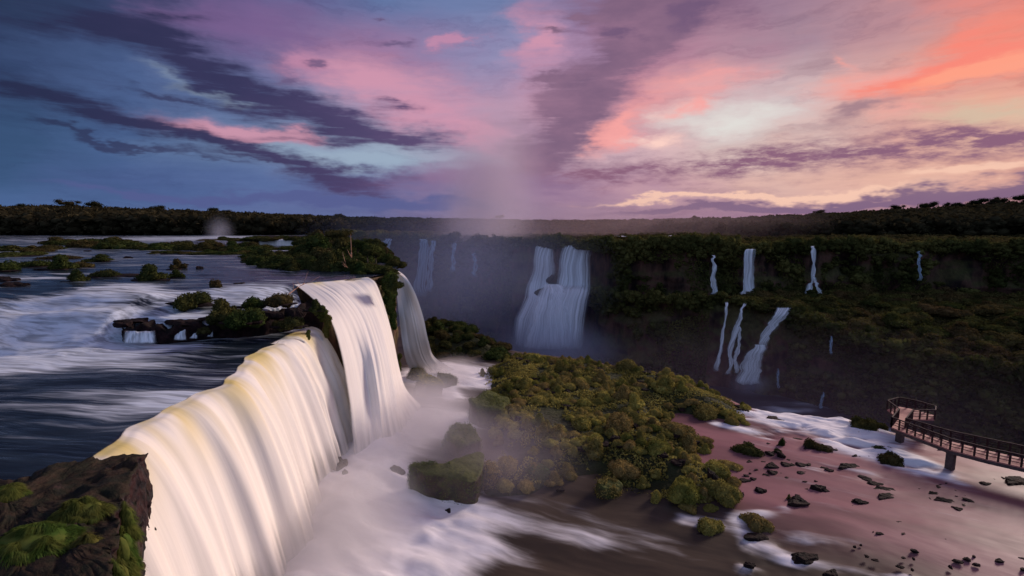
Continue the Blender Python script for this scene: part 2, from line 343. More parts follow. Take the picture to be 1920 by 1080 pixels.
skyR = layer(skyR, [(1600,222,130,18,14),(1500,120,170,50,25,.5)], (154,116,132), .02, .9, .8, 1.)
# dark clouds
mau = b.ramp(b.mr(azw, azel(0,300)[0], azel(1300,300)[0], 0., 1., False), [(0, lin((32,40,76))), (.25, lin((48,46,88))), (.45, lin((72,58,104))), (.62, lin((100,74,120))), (.78, lin((128,90,126))), (1., lin((136,96,130)))])
skyL = layer(skyL, [(120,45,200,44,-4),(330,105,230,48,-22),(500,175,230,52,-18),(640,222,190,48,-8),(740,258,150,26,-6),(760,195,60,14,0,.8),(300,28,130,30,0,.7)], mau, .05, 1.1, .97, 2.6)
skyL = layer(skyL, [(40,165,150,34,-6),(230,215,240,32,-13),(430,268,220,26,-14),(580,318,160,22,-16),(690,345,160,24,0),(620,268,150,14,-3,.8)], mau, .05, 1.05, .97, 2.6)
skyL = layer(skyL, [(150,238,200,9,-13,.8),(330,285,190,9,-13,.8),(480,305,140,7,-10,.7),(330,175,180,10,-10,.7)], mau, .05, .7, .75, 2.2)
skyL = layer(skyL, [(1000,345,260,46,0,.9),(860,330,180,30,2,.8)], (140,106,146), .05, .9, .8, 1.2)
skyR = layer(skyR, [(1000,345,260,46,0,.9),(860,330,180,30,2,.8)], (140,106,146), .05, .9, .8, 1.2)
skyL = layer(skyL, [(1010,300,80,62,10),(1050,225,105,82,58),(1130,140,150,85,52),(1240,50,180,80,35),(1370,-10,170,60,20),(1150,-10,120,50,0),(1020,155,60,10,0,.8),(1030,57,60,9,0,1.2),(1110,22,100,14,0)], b.mix(b.mr(wn.outputs['Fac'], .3, .7), lin((120,90,122)), lin((146,106,136))), .05, .9, .95, 1.7)
skyR = layer(skyR, [(1010,300,80,62,10),(1050,225,105,82,58),(1130,140,150,85,52),(1240,50,180,80,35),(1370,-10,170,60,20),(1150,-10,120,50,0),(1020,155,60,10,0,.8),(1030,57,60,9,0,1.2),(1110,22,100,14,0)], b.mix(b.mr(wn.outputs['Fac'], .3, .7), lin((120,90,122)), lin((146,106,136))), .05, .9, .95, 1.7)
skyR = layer(skyR, [(1300,20,60,40,0),(1170,55,50,20,0)], (104,78,118), .05, .7, .7, .6)
# right low bands
skyR = layer(skyR, [(1500,362,460,12,3),(1830,322,220,12,4),(1250,372,200,6,3,.8)], (250,196,168), .05, .6, .85, .6)
skyR = layer(skyR, [(1130,330,190,32,0),(1400,303,250,40,3),(1640,288,250,44,5),(1870,270,230,46,4)], (140,92,122), .02, 1.15, 1., 3.8, fn2)
skyR = layer(skyR, [(1560,378,480,13,3.4),(1900,350,320,20,4),(1300,394,260,8,2)], (124,94,130), .06, .6, .92, .8)
skyL = layer(skyL, [(330,358,200,9,-3),(600,372,330,16,-3),(760,380,220,18,0)], (72,82,142), .05, .8, .8, 2.2)
skyL = layer(skyL, [(700,30,26,7,0),(735,72,60,9,0),(625,112,40,10,0),(545,132,50,18,0)], (100,80,124), .03, .9, .8, 1.5)
hsat = lambda c: (lambda h: (b.set(h.inputs['Color'], c), h.inputs['Saturation'].__setattr__('default_value', .88), h.outputs[0])[2])(b.n('ShaderNodeHueSaturation'))
bgl = b.n('ShaderNodeBackground'); b.set(bgl.inputs[0], hsat(skyL)); bgr = b.n('ShaderNodeBackground'); b.set(bgr.inputs[0], hsat(skyR))
bg = b.n('ShaderNodeMixShader'); b.set(bg.inputs[0], b.mr(az, azel(905, 300)[0], azel(955, 300)[0])); b.t.links.new(bgl.outputs[0], bg.inputs[1]); b.t.links.new(bgr.outputs[0], bg.inputs[2])
ow = b.n('ShaderNodeOutputWorld'); b.t.links.new(bg.outputs[0], ow.inputs[0])
w.cycles.sampling_method = 'MANUAL'; w.cycles.sample_map_resolution = 512

SUN_AZ, SUN_EL = R(54), R(24)
ld = bpy.data.lights.new('sun', 'SUN'); ld.energy = 3.3; ld.angle = R(14); ld.color = (1., .84, .75)
lo = bpy.data.objects.new('sun', ld); COL.objects.link(lo)
from mathutils import Vector
sd = Vector((math.cos(SUN_EL)*math.sin(SUN_AZ), math.cos(SUN_EL)*math.cos(SUN_AZ), math.sin(SUN_EL)))
lo.rotation_euler = sd.to_track_quat('Z', 'Y').to_euler(); lo.location = (60, 60, 80)

# ------------------------------------------------------------------ upper river
LIPPX = [(205,858,12),(240,822,12),(262,804,12),(300,790,12),(335,768,12),(375,742,12),(430,728,12),(452,702,12),(472,675,12),(500,657,12),(530,645,12),(560,628,12),(585,612,12.2)]
LIP = [W(*p) for p in LIPPX]
LIPALL = np.array([LIP[0]-[.3, 14, 0]]+LIP+[W(592, 592, 13.5), W(552, 533, 16), W(600, 529, 16), W(650, 524, 16), W(702, 518, 16), W(722, 514, 16), W(738, 511, 16), W(746, 500, 16), W(722, 470, 16), W(702, 457, 16), W(668, 443, 16)])
LIPALL = LIPALL[np.argsort(LIPALL[:, 1])]
_ly = np.arange(-5, 310, .1); _lx = np.interp(_ly, LIPALL[:, 1], LIPALL[:, 0]); _k = np.exp(-(np.arange(-25, 26)*.1/.75)**2); _k /= _k.sum(); _lx = np.convolve(np.pad(_lx, 25, mode='edge'), _k, 'valid')
lipx = lambda y: np.interp(y, _ly, _lx)
STEP = np.array([W(*p)[:2] for p in [(-300,668,12),(-100,664,12),(60,658,12),(150,656,12),(225,646,12),(300,641,12),(400,636,12),(470,626,12),(560,606,12)]])
STEP = STEP[np.argsort(STEP[:, 0])]
def river_z(x, y):
    ys = np.interp(x, STEP[:, 0], STEP[:, 1]); left = sst(-34, -40, x)
    d = y-ys; wid = .35+left*9
    wid = .35+left*5; a = sst(0, wid, d); z = 12+a*(2.0+left*.8)
    z = z+(2.0-left*.8)*sst(wid, wid+4+8*(1-left), d)
    z = z+.25*left*np.sin(x*.35+y*.2)*sst(-6, 0, d)*(1-sst(12, 18, d))
    bank = sst(262, 285, y)*1.5
    return z+bank*0
nr, nc = 330, 300
ys = 12*np.exp(np.linspace(0, math.log(300/12), nr)); T = np.linspace(0, 1, nc)**1.25
Y = np.repeat(ys[:, None], nc, 1); xr = lipx(ys)[:, None]; xl = -(1.28*ys+22)[:, None]; X = xr+(xl-xr)*T[None]
Z = river_z(X, Y)
n1 = fbm(V3(X*.16, Y*.55, 0), 4, 3); n2 = fbm(V3(X*.5, Y*1.6, 5), 3, 9)
ysg = np.interp(X, STEP[:, 0], STEP[:, 1]); dd = Y-ysg; left = sst(-30, -40, X)
turb = 1.5*np.exp(-((dd-2)/6)**2)*left+.35*np.exp(-((dd+8)/12)**2)
Z = Z+(.20+.38*turb)*n1+.08*n2
Z = np.where(Y > 90, 16+.03*n1, Z); kl = sst(.3, 4., lipx(Y)-X); Z = river_z(X, Y)+(Z-river_z(X, Y))*kl*np.where(dd > -3, 1, .5)-.16*sst(.8, .1, lipx(Y)-X)*(Y < 62)
nlow = fbm(V3(X*.07, Y*.16, 8), 3, 14); foam = (.78*np.exp(-((dd-2.)/4.2)**2)*left+.55*left*np.exp(-((dd+6)/6)**2))*(1+1.4*nlow)-.12*left*np.exp(-((dd-10)/5)**2)
foam = foam+.30*sst(-18, -2, dd)*(1-sst(0, 2, dd))*sst(-24, -30, X)+.30*np.exp(-((dd-1)/2.)**2)
foam = foam+.36*sst(25, 33, Y)*(1-sst(0, 3, dd))*(.75+1.6*nlow)+.17+.18*sst(60, 120, Y)*(1-sst(-12, -4, X-lipx(Y)))
for (px, py, z, r, s) in [(60,610,13,3,.35),(215,565,14.5,2.6,1.),(285,572,14.5,1.8,.8),(150,590,14,3,.5),(430,560,15,4,.4),(250,535,16,4,.3),(60,520,16,6,.25),(120,640,12,4,.3),(480,548,15.6,3,.5),(540,560,15.2,3,.7),(500,532,16,4,.4),(350,745,12,2.0,.35),(330,756,12,1.6,.4),(450,445,16,30,.35),(230,450,16,25,.25),(560,500,16,6,.3)]:
    c = W(px, py, z); foam = foam+s*np.exp(-(((X-c[0])/(r*1.8))**2+((Y-c[1])/r)**2))
foam = foam*(1-.8*np.exp(-((Y-24)/4.5)**2))
foam = foam-.25*sst(2.2, .8, X*0+np.abs(X-lipx(Y)))*(Y > 45)
o = mesh('upper_river', V3(X, Y, Z).reshape(-1, 3), gridf(nr, nc), M['upper_water'], attrs={'foam': np.clip(foam, 0, 1.3).ravel()}); tag(o, kind='structure')

# cliff under the near falls
cy = np.concatenate([np.linspace(14, 84, 280)]); cv = np.linspace(0, 1, 60); CY, CV = np.meshgrid(cy, cv, indexing='ij')
cx = lipx(CY)-.15; zt = river_z(cx, CY)-.24
CX = cx+1.6*CV**2*0+(.2+1.6*CV)*fbm(V3(CY*.35, CV*4, 0), 4, 21)-.5*CV; CZZ = zt+(-3-zt)*CV
tag(mesh('cliff', V3(CX, CY+.3*fbm(V3(CY, CV*9, 3), 3, 4)*sst(0, .1, CV), CZZ).reshape(-1, 3), gridf(280, 60), M['near_cliff']), kind='structure')
ey = np.linspace(82, 300, 120); EY, EV = np.meshgrid(ey, np.linspace(0, 1, 30), indexing='ij')
EX = lipx(EY)-.1+(1+5*EV)*fbm(V3(EY*.1, EV*4, 0), 4, 5); 
tag(mesh('gorge_edge_cliff', V3(EX, EY, 15.95+(-44-15.95)*EV).reshape(-1, 3), gridf(120, 30), M['cliff_rock']), kind='structure')

# ------------------------------------------------------------------ lofted falls
def loft(name, streams, mat, label, nu=90, nv=70, fold=.25, foldf=.9, seed=0, group=None, eu=None, cat='waterfall', jag=0):
    K = np.array([cr(s, nv) for s in streams])            # k, nv, 3
    P = np.array([cr(K[:, j], nu) for j in range(nv)]).transpose(1, 0, 2)   # nu, nv, 3
    ul = np.concatenate([[0], np.cumsum(np.linalg.norm(np.diff(P[:, nv//3], axis=0), axis=1))]); 
    U = np.repeat(ul[:, None], nv, 1); V = np.repeat(np.linspace(0, 1, nv)[None], nu, 0)
    e = np.minimum(np.arange(nu), np.arange(nu)[::-1])/(nu-1)*2; E = np.repeat(e[:, None], nv, 1)
    if eu: E = np.minimum(1, E*eu)
    f = fold*(fbm(V3(U*foldf, V*1.3, seed), 3, seed+2)+.5*fbm(V3(U*foldf*3, V*1.5, seed+4), 2, seed+5))*sst(.02, .3, V)
    du = np.gradient(P, axis=0); dv = np.gradient(P, axis=1); N = np.cross(du, dv); N /= np.linalg.norm(N, axis=2)[..., None]+1e-9
    P = P+N*f[..., None]
    if jag: P[..., 0] += jag*fbm(V3(E*1.2, V*7, seed), 3, seed+9)*sst(0, .1, V)+jag*.7*(U/(ul[-1]+1e-6)-.5)*fbm(V3(0*U, V*9, seed+3), 3, seed+11)
    o = mesh(name, P.reshape(-1, 3), gridf(nu, nv), mat, attrs={'flow': V3(U, V, E).reshape(-1, 3)})
    return tag(o, label, cat, group)
def physics(L, v, zl, T=None, dy=-.25, up=1.1):
    zl0 = L[2]; tt = math.sqrt(max(.1, (zl0-zl)/4.9)); s = [L+np.array([-up, .1, .10]), L+np.array([-.3*up, 0, .07])]
    for t in np.linspace(.12, tt, 8): s.append(np.array([L[0]+v*t, L[1]+dy*t, zl0+.05-4.9*t*t]))
    return s
def lipsub(a, c, n):
    y = np.linspace(a, c, n); return [np.array([float(lipx(q)), q, float(river_z(float(lipx(q)), q))]) for q in y]
yA0, yA1, yB1 = LIP[0][1]-3.5, LIP[10][1]+1.2, LIP[12][1]+.9
ss = []
for k, L in enumerate(lipsub(yA0, yA1, 46)): ss.append(physics(L+np.array([-.15-.12*math.sin(k*1.3)-.1*math.sin(k*.57), 0, 0]), 3.3+.26*math.sin(k*.8)+.10*math.sin(k*2.3), -1.6, up=.55))
loft('waterfall', ss, M['fall_near'], 'broad curved silky curtain tinted tea-yellow, nearest fall beside the mossy rock ledge', 360, 90, .13, .45, 1, eu=6)
ss = [physics(L, 3.25+.2*math.sin(k*1.7), -1.2) for k, L in enumerate(lipsub(yA1-1.6, yB1, 14))]
loft('waterfall', ss, M['fall_near'], 'narrow pinkish curtain between the nearest broad fall and the tall white fall', 110, 80, .15, .8, 7, eu=10, jag=.2)
loft('waterfall', [[W(*p) for p in s] for s in [
 [(548,533,16.05),(560,540,15.6),(590,566,14.4),(618,602,13),(638,662,10),(652,740,6),(658,800,2.8),(664,862,-.6)],
 [(575,530,16.05),(590,538,15.6),(624,562,14.4),(652,602,12.4),(674,664,9),(688,740,5),(694,800,2.2),(700,856,-.6)],
 [(600,528,16.05),(612,533,15.7),(640,550,14.8),(674,592,12.4),(698,660,9),(712,740,5),(718,790,2.4),(726,848,-.6)],
 [(625,526,16.05),(640,530,15.7),(664,545,14.8),(694,588,12.2),(718,660,8.6),(732,735,4.6),(740,780,2.3),(752,830,-.6)],
 [(655,523,16.05),(666,526,15.7),(684,540,14.9),(708,575,12.5),(730,640,9),(746,715,5),(756,755,2.6),(774,800,-.6)],
 [(690,519,16.05),(698,523,15.8),(708,534,15),(722,575,12),(737,630,8.6),(750,690,5),(764,730,2.6),(800,766,-.6)]]],
 M['fall_far'], 'tall white fall pouring off the stepped ledge below the driftwood islet', 200, 110, .20, .45, 12, eu=2.5)
loft('waterfall', [[W(*p) for p in s] for s in [
 [(735,512,16.05),(739,522,15.3),(744,560,12.4),(749,605,9),(755,650,5.6),(762,680,2.6),(776,704,-.1)],
 [(738,510,16.05),(748,520,15.3),(758,550,13),(768,595,10),(778,645,6),(788,676,3),(806,702,-.1)],
 [(741,508,16.05),(756,520,15.4),(772,548,13.6),(787,592,10.4),(798,642,6.4),(808,674,3),(832,699,-.1)],
 [(744,506,16.05),(760,518,15.5),(777,545,13.9),(793,590,10.6),(804,640,6.6),(816,670,3.2),(856,695,-.1)]]],
 M['fall_far'], 'pale pink arching fall leaping past the green headland, farthest of the near falls', 90, 80, .12, .8, 17, eu=2)

# ------------------------------------------------------------------ lower river, gorge
EDGE = np.array([[-60, 128]]+[list(W(px, py, 0)[:2]) for px, py in [(800,602),(870,628),(940,650),(1000,657),(1100,670),(1200,690),(1300,716),(1400,758),(1440,766),(1480,768),(1540,778),(1600,786),(1660,800),(1720,811),(1780,819),(1850,840),(1920,866),(2100,905)]]+[[90, 34], [200, 20]])
EDGE = EDGE[np.argsort(EDGE[:, 0])]
yedge = lambda x: np.interp(x, EDGE[:, 0], EDGE[:, 1])
def segd(X, Y, a, c):
    d = c-a; t = np.clip(((X-a[0])*d[0]+(Y-a[1])*d[1])/(d@d+1e-9), 0, 1); return np.hypot(X-a[0]-t*d[0], Y-a[1]-t*d[1])
nr, nc = 330, 380
xs = np.concatenate([np.linspace(-26, 62, 320), np.linspace(63, 190, 60)]); X = np.repeat(xs[None], nr, 0)
tt = np.linspace(0, 1, nr)[:, None]; y0 = 8; ye = yedge(xs)[None]+.5*fbm(V3(xs*.3, 0, 0), 3, 8)[None]
Y = y0+(ye-y0)*tt**1.0
Z = np.zeros_like(X)-.9*(1-sst(34, 50, Y+.35*X))
cc = lambda px, py: W(px, py, 0)[:2]
foam = np.zeros_like(X)+.18; rap = np.zeros_like(X)
def fcap(a, c, r, s, rp=0):
    global foam, rap
    d = segd(X, Y, cc(*a), cc(*c)); g = np.exp(-(d/r)**2); foam = foam+s*g; rap = np.maximum(rap, rp*g)
for q in [((600,1200),(650,900),5,1.2,.7),((660,860),(780,790),4,1.2,.7),((690,1080),(820,950),4.5,.75,.5),((800,800),(860,790),3,.8,.6),((700,870),(760,900),3,.45,.8),
          ((740,1060),(900,1000),3,.42,.2),((900,945),(1120,1000),1.3,.24,.1),((1000,1010),(1300,1005),1.4,.16,.1),
          ((790,705),(900,712),4,1.1,.3),((830,690),(900,700),4,.8,.2),((850,745),(830,720),1.5,.8,.4),
          ((1345,795),(1440,820),.9,.7,.35),((1440,820),(1480,775),2,.35,.5),((1400,778),(1470,772),2.4,.5,.6),((1480,775),(1600,795),3,.6,.8),((1500,800),(1660,850),3.0,.6,.8),
          ((1600,830),(1730,880),2.2,.6,.6),((1560,790),(1640,815),2.5,.55,.7),((1700,870),(1790,900),1.2,.45,.3),((1560,880),(1640,900),1.5,.3,.3),((1500,870),(1540,880),1,.25,.3),
          ((1285,968),(1340,975),.8,.5,.2),((1380,972),(1400,1005),.8,.42,.3),((1400,1020),(1500,1010),.8,.36,.4),((1400,1050),(1480,1040),.8,.42,.4),((1450,1000),(1600,1020),.9,.22,.2),((1480,1040),(1700,1075),.7,.34,.3),((1380,970),(1470,955),.7,.35,.2)]:
    fcap(*q)
th = R(-25); Xr, Yr = X*math.cos(th)+Y*math.sin(th), -X*math.sin(th)+Y*math.cos(th)
n1 = fbm(V3(Xr*.35, Yr*.7, 0), 4, 33); n2 = fbm(V3(Xr*.06, Yr*.18, 2), 3, 35)
foam = foam*(1+1.2*n1*sst(.1, .5, foam)*sst(10, 25, X)); Z = Z+.05*n1+.12*n2+rap*.95*n1+.5*rap*.4+.7*np.exp(-((X+14.5)/2.)**2)*(Y > 24)*(Y < 62)
PINK_REFL = sst(-6, 7, (Y-cc(1500, 1010)[1])*.9+(X-cc(1500, 1010)[0])*.55)*sst(cc(1240, 850)[0]-6, cc(1240, 850)[0]+6, X+.0*Y)  # mask of the right shallows that take the painted pink sky reflection
dr = np.clip((ye-Y), 0, 9); Z = Z-.6*np.exp(-dr/1.2)
tag(mesh('lower_river', V3(X, Y, Z).reshape(-1, 3), gridf(nr, nc), M['lower_water'], attrs={'foam': np.clip(foam, 0, 1.4).ravel(), 'pink_refl': PINK_REFL.ravel()}), kind='structure')
V = np.linspace(0, 1, 24); Xk, Vk = np.meshgrid(xs, V, indexing='ij'); Yk = yedge(Xk)+.5*fbm(V3(Xk*.3, 0*Xk, 0*Xk), 3, 8)
Yk = Yk+(.2+3*Vk)*(.6+fbm(V3(Xk*.2, Vk*5, 0), 4, 5))*sst(0, .1, Vk)
tag(mesh('plateau_cliff', V3(Xk, Yk, -.75-43*Vk).reshape(-1, 3), gridf(len(xs), 24), M['cliff_rock']), kind='structure')
gx, gy = np.meshgrid(np.linspace(-220, 420, 60), np.linspace(20, 340, 50), indexing='ij')
tag(mesh('gorge_river', V3(gx, gy, -42+.4*fbm(V3(gx*.05, gy*.1, 0), 3, 2)).reshape(-1, 3), gridf(60, 50), M['gorge_water'], attrs={'foam': np.full(gx.size, .35)}), kind='structure')

# ------------------------------------------------------------------ far gorge wall
WALL = [(-900,-1,285),(-200,-1,285),(300,-1,285),(560,-1,285),(650,-1,280),(760,-1,268),(880,-1,256),(1000,-1,247),(1110,-1,242),(1150,-1,232),(1200,-1,226),(1330,-1,222),(1400,-1,226),(1530,-1,232),(1700,-1,230),(1920,-1,222),(2200,-1,200),(3000,-1,150)]
RIMZ = lambda px: np.interp(px, [-900, 560, 760, 1110, 1250, 1330, 1400, 1550, 1920, 2200], [16, 16, 14.2, 12.6, 14.2, 13.6, 11.4, 12.6, 12.2, 12])
wp = np.array([((px-960)/F*y, y, px) for px, _, y in WALL]); wc_ = cr(wp, 420)
WX, WY, WPX = wc_[:, 0], wc_[:, 1], wc_[:, 2]
def normal2(x, y):
    tx, ty = np.gradient(x), np.gradient(y); l = np.hypot(tx, ty); return ty/l, -tx/l      # towards the camera
NX, NY = normal2(WX, WY)
nv = 70; V = np.linspace(0, 1, nv)[None]; zt = RIMZ(WPX)[:, None]; Zw = zt+(-43-zt)*V
off = 9*fbm(V3(WX[:, None]*.035, V*1.5, 0), 4, 40)+3.2*fbm(V3(WX[:, None]*.15, V*5, 0), 4, 41)+6*V
off = off*sst(0, .12, V)+1.5*fbm(V3(WX[:, None]*.2, V*0, 0), 3, 42)
big = np.exp(-((WPX-1040)/75)**4)[:, None]; off = off+(2.6*fbm(V3(Zw*.22, WX[:, None]*.012, 0), 3, 44)-3.4*np.abs(fbm(V3(WX[:, None]*.16, Zw*.03, 0), 3, 45)))*sst(.03, .1, V); off = off*(1-.75*big)+big*(7*sst(.34, .42, V)+5*V)
XW, YW = WX[:, None]+NX[:, None]*off, WY[:, None]+NY[:, None]*off
tag(mesh('gorge_cliff', V3(XW, YW, Zw).reshape(-1, 3), gridf(420, nv), M['cliff_rock']), kind='structure')
# lower tier and wooded slope on the right
TB = [(1120,556,232),(1180,556,216),(1250,560,208),(1340,562,203),(1400,566,199),(1450,582,195),(1490,590,190),(1560,622,178),(1650,650,166),(1760,675,156),(1850,692,148),(1950,716,140),(2200,765,122),(2700,830,95)]
tb = cr([D(*p) for p in TB], 260); tpx = cr([(p[0], 0, 0) for p in TB], 260)[:, 0]
BX, BY = normal2(tb[:, 0], tb[:, 1]); V = np.linspace(0, 1, 50)[None]
off = (5*fbm(V3(tb[:, :1]*.05, V*2, 0), 4, 50)+2.5*fbm(V3(tb[:, :1]*.2, V*6, 0), 4, 51)+5*V-3.4*np.abs(fbm(V3(tb[:, :1]*.16, V*1.2, 0), 3, 55)))*sst(0, .15, V)
tag(mesh('gorge_cliff_lower', V3(tb[:, :1]+BX[:, None]*off, tb[:, 1:2]+BY[:, None]*off, tb[:, 2:3]+(-43-tb[:, 2:3])*V).reshape(-1, 3), gridf(260, 50), M['cliff_rock']), kind='structure')
back = np.stack([np.interp(tpx, WPX, WX), np.interp(tpx, WPX, WY), np.full(260, -9.)], -1)
V = np.linspace(0, 1, 40)[:, None, None]; H = tb[None]+(back-tb)[None]*V
H[..., 2] += (np.sin(V[..., 0]*math.pi)*3.5*sst(1450, 1650, tpx)[None]+2.2*fbm(V3(H[..., 0]*.08, H[..., 1]*.1, 0), 4, 60)*sst(0, .1, V[..., 0]))
tag(mesh('hillside', H.reshape(-1, 3), gridf(40, 260), M['soil']), kind='structure')
HILL = H
# ground beyond the gorge, out to the horizon
SKPX = [-900,-200,0,140,300,480,640,800,960,1100,1250,1400,1550,1700,1850,1920,2100,3000]
SKY_ = [392,388,386,381,390,397,404,407,410,411,409,404,397,389,380,374,364,350]
SKD = [440,430,430,430,430,470,560,760,900,850,760,680,600,540,500,480,450,400]
ang = WPX; dlast = np.interp(ang, SKPX, SKD); ztree = 24+(414-np.interp(ang, SKPX, SKY_))*dlast/F
TREEH = np.interp(ang, [-200, 300, 640, 960, 1400, 1920], [15, 14, 11, 9, 12, 15])
gr = []; rows = [0, .02, .05, .1, .17, .25, .35, .5, .65, .8, 1., 1.4, 2.2, 5]
def ground_at(k, t):        # index into wall curve, t 0..1 to the skyline distance
    y0, y1 = WY[k], dlast[k]; y = y0+(y1-y0)*t if np.ndim(t) == 0 else y0+(y1-y0)*t
    zb = RIMZ(WPX[k]); z = zb+(ztree[k]-TREEH[k]-zb)*sst(0, 1, t)
    return (WPX[k]-960)/F*y, y, z
for t in rows:
    k = np.arange(420)
    if t <= 1: x, y, z = ground_at(k, t)
    else:
        x, y, z = ground_at(k, 1.); y2 = y*t; x, y, z = x*t, y2, z-(t-1)*4
    if t == 0: x, y = XW[:, 0], YW[:, 0]
    if 0 < t <= 1: z = z+1.2*fbm(V3(x*.02, y*.02, 0), 3, 70)*min(1, t*5)
    gr.append(V3(x, y, z))
tag(mesh('ground', np.array(gr).reshape(-1, 3), gridf(len(rows), 420), M['soil']), kind='structure')

# ------------------------------------------------------------------ falls of the gorge
wy_at = lambda px: float(np.interp(px, WPX, WY))
def gfall(label, rows, mat, dy=-2.5, nu=36, seed=0, fold=.3, group=None, y=None, dyb=0.):
    """rows: (py, x0, x1[, extra nearer metres])"""
    k = max(2, 3); n = 5; streams = []
    for t in np.linspace(0, 1, n):
        s = []
        for i, r in enumerate(rows):
            px = r[1]+(r[2]-r[1])*t; yy = (y or wy_at((rows[0][1]+rows[0][2])/2))+dy-(r[3] if len(r) > 3 else 0)
            s.append(D(px, r[0], yy))
        streams.append(s)
    return loft('waterfall', streams, mat, label, nu, 60, fold, .5, seed, group, jag=min(1.6, 1.1*abs(streams[-1][2][0]-streams[0][2][0])))
gf = M['fall_gorge']
sv, sf, so = [], [], []
for k, (x0, x1, py, back) in enumerate([(1394,1418,467,3),(1448,1478,458,4),(1484,1516,459,3),(1518,1530,460,3),(1150,1196,443,60),(1240,1262,442,60),(1276,1302,442,60),(1008,1042,457,4),(1052,1112,456,4)]):
    yy = wy_at((x0+x1)/2)+back-4; xs_ = np.linspace(x0, x1, 9); a_ = [D(x, py+1.1+.5*math.sin(x), yy) for x in xs_]; c_ = [D(x, py-.6+.5*math.sin(x*1.7), yy+6) for x in xs_]
    sv.append(np.array(a_+c_)); sf.append(gridf(2, 9)); so.append(np.full(18, .8))
V_, F_ = merge(list(zip(sv, sf))); tag(mesh('plateau_stream', V_, F_, M['gorge_water'], attrs={'foam': np.concatenate(so)}), kind='structure')
gfall('left strand of the large blue-white double fall at the head of the gorge', [(459,1008,1042,-3),(463,1005,1042),(490,998,1041),(530,988,1036),(560,985,1030,8),(600,968,1020,15),(650,962,1015,19)], gf, seed=1, nu=60)
gfall('wide right curtain of the large blue-white double fall at the head of the gorge', [(458,1052,1111,-3),(461,1050,1111),(490,1047,1110),(532,1042,1110,3),(545,1030,1108,14),(580,1020,1100,19),(620,1015,1098,22),(655,1010,1100,24)], gf, seed=2, nu=100)
gfall('bell-shaped lower cascade spilling between the two strands of the double fall', [(532,1018,1050,12),(545,1008,1060,16),(580,995,1065,21),(620,985,1075,24),(655,975,1080,26)], gf, seed=3, nu=70)
gfall('blue-white single fall dropping off the middle of the upper right cliff', [(468,1396,1417,-2),(472,1395,1416),(520,1393,1414),(543,1390,1415,.5),(551,1388,1420,1.5),(557,1380,1430,3)], M['fall_gorge'], dy=-9, seed=4)
gfall('thin thread of water left of the single fall on the right cliff', [(478,1334,1339,-1),(490,1334,1341),(530,1333,1342),(552,1332,1344)], gf, dy=-10, seed=5, nu=14)
gfall('slender fall that forks like a wishbone at its foot, left prong', [(461,1522,1528,-1),(470,1522,1529),(522,1522,1528),(535,1516,1524),(558,1510,1518)], gf, dy=-9, seed=6, nu=14)
gfall('slender fall that forks like a wishbone at its foot, right prong', [(518,1523,1528),(532,1526,1533),(548,1531,1540),(558,1533,1541)], gf, dy=-9.5, seed=7, nu=14)
gfall('faint thread of water far along the right cliff above the wooded slope', [(470,1722,1726,-1),(490,1722,1726),(526,1720,1727)], M['fall_haze'], dy=-9, seed=8, nu=12)
ty = lambda px: float(np.interp(px, tpx, tb[:, 1]))
for lab, rows, dyy, sd_ in [
 ('stepped cascade stair on the lower right cliff, above its fanned-out foot', [(576,1452,1490,-2),(590,1446,1478),(604,1440,1464),(618,1430,1452),(632,1424,1446),(650,1420,1436)], 0, 9),
 ('fanned-out veil at the foot of the stepped cascade', [(645,1413,1436,-1),(660,1402,1435),(680,1392,1434),(700,1384,1432),(722,1376,1430)], -1.5, 10),
 ('left braid of white water on the lower right cliff', [(566,1357,1366,-2),(580,1357,1363),(610,1354,1359),(640,1349,1356),(670,1342,1352),(696,1337,1347)], 0, 11),
 ('zigzag braid of white water left of the stepped cascade', [(568,1392,1400,-2),(585,1388,1397),(605,1380,1390),(620,1374,1386),(650,1368,1378),(680,1366,1374),(702,1364,1374)], 0, 12),
 ('straight thread right of the zigzag braid', [(610,1383,1388,-.5),(640,1382,1387),(670,1379,1385),(700,1376,1385)], -.6, 13)]:
    gfall(lab, rows, gf, dy=dyy-11.5, seed=sd_, nu=26, y=ty(1400)+1, fold=.15)
for lab, rows, yy in [('faint trickle on the dark lower cliff right of the stepped cascade', [(690,1456,1460,-.5),(710,1457,1461),(730,1458,1462)], 0),
 ('short faint trickle under the shrubs of the lower right cliff', [(630,1556,1560,-.5),(648,1556,1561),(665,1556,1560)], 0),
 ('lowest faint trickle near the foot of the dark right cliff', [(735,1541,1545,-.5),(750,1539,1544),(768,1536,1541)], -3)]:
    gfall(lab, rows, M['fall_haze'], dy=-9+yy, seed=20, nu=10, y=ty(rows[0][1]), fold=.1)
fh = M['fall_haze']
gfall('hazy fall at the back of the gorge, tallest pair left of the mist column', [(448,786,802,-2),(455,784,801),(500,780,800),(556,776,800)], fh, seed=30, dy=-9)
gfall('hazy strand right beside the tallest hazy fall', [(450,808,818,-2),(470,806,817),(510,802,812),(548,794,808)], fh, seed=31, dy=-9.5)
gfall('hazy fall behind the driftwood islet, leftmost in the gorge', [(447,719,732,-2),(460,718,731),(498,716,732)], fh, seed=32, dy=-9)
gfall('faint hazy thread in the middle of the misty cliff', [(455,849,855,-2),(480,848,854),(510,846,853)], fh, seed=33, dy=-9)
gfall('faint hazy thread next to the dark corner of the misty cliff', [(474,887,892,-2),(490,886,892),(520,885,892)], fh, seed=34, dy=-9)

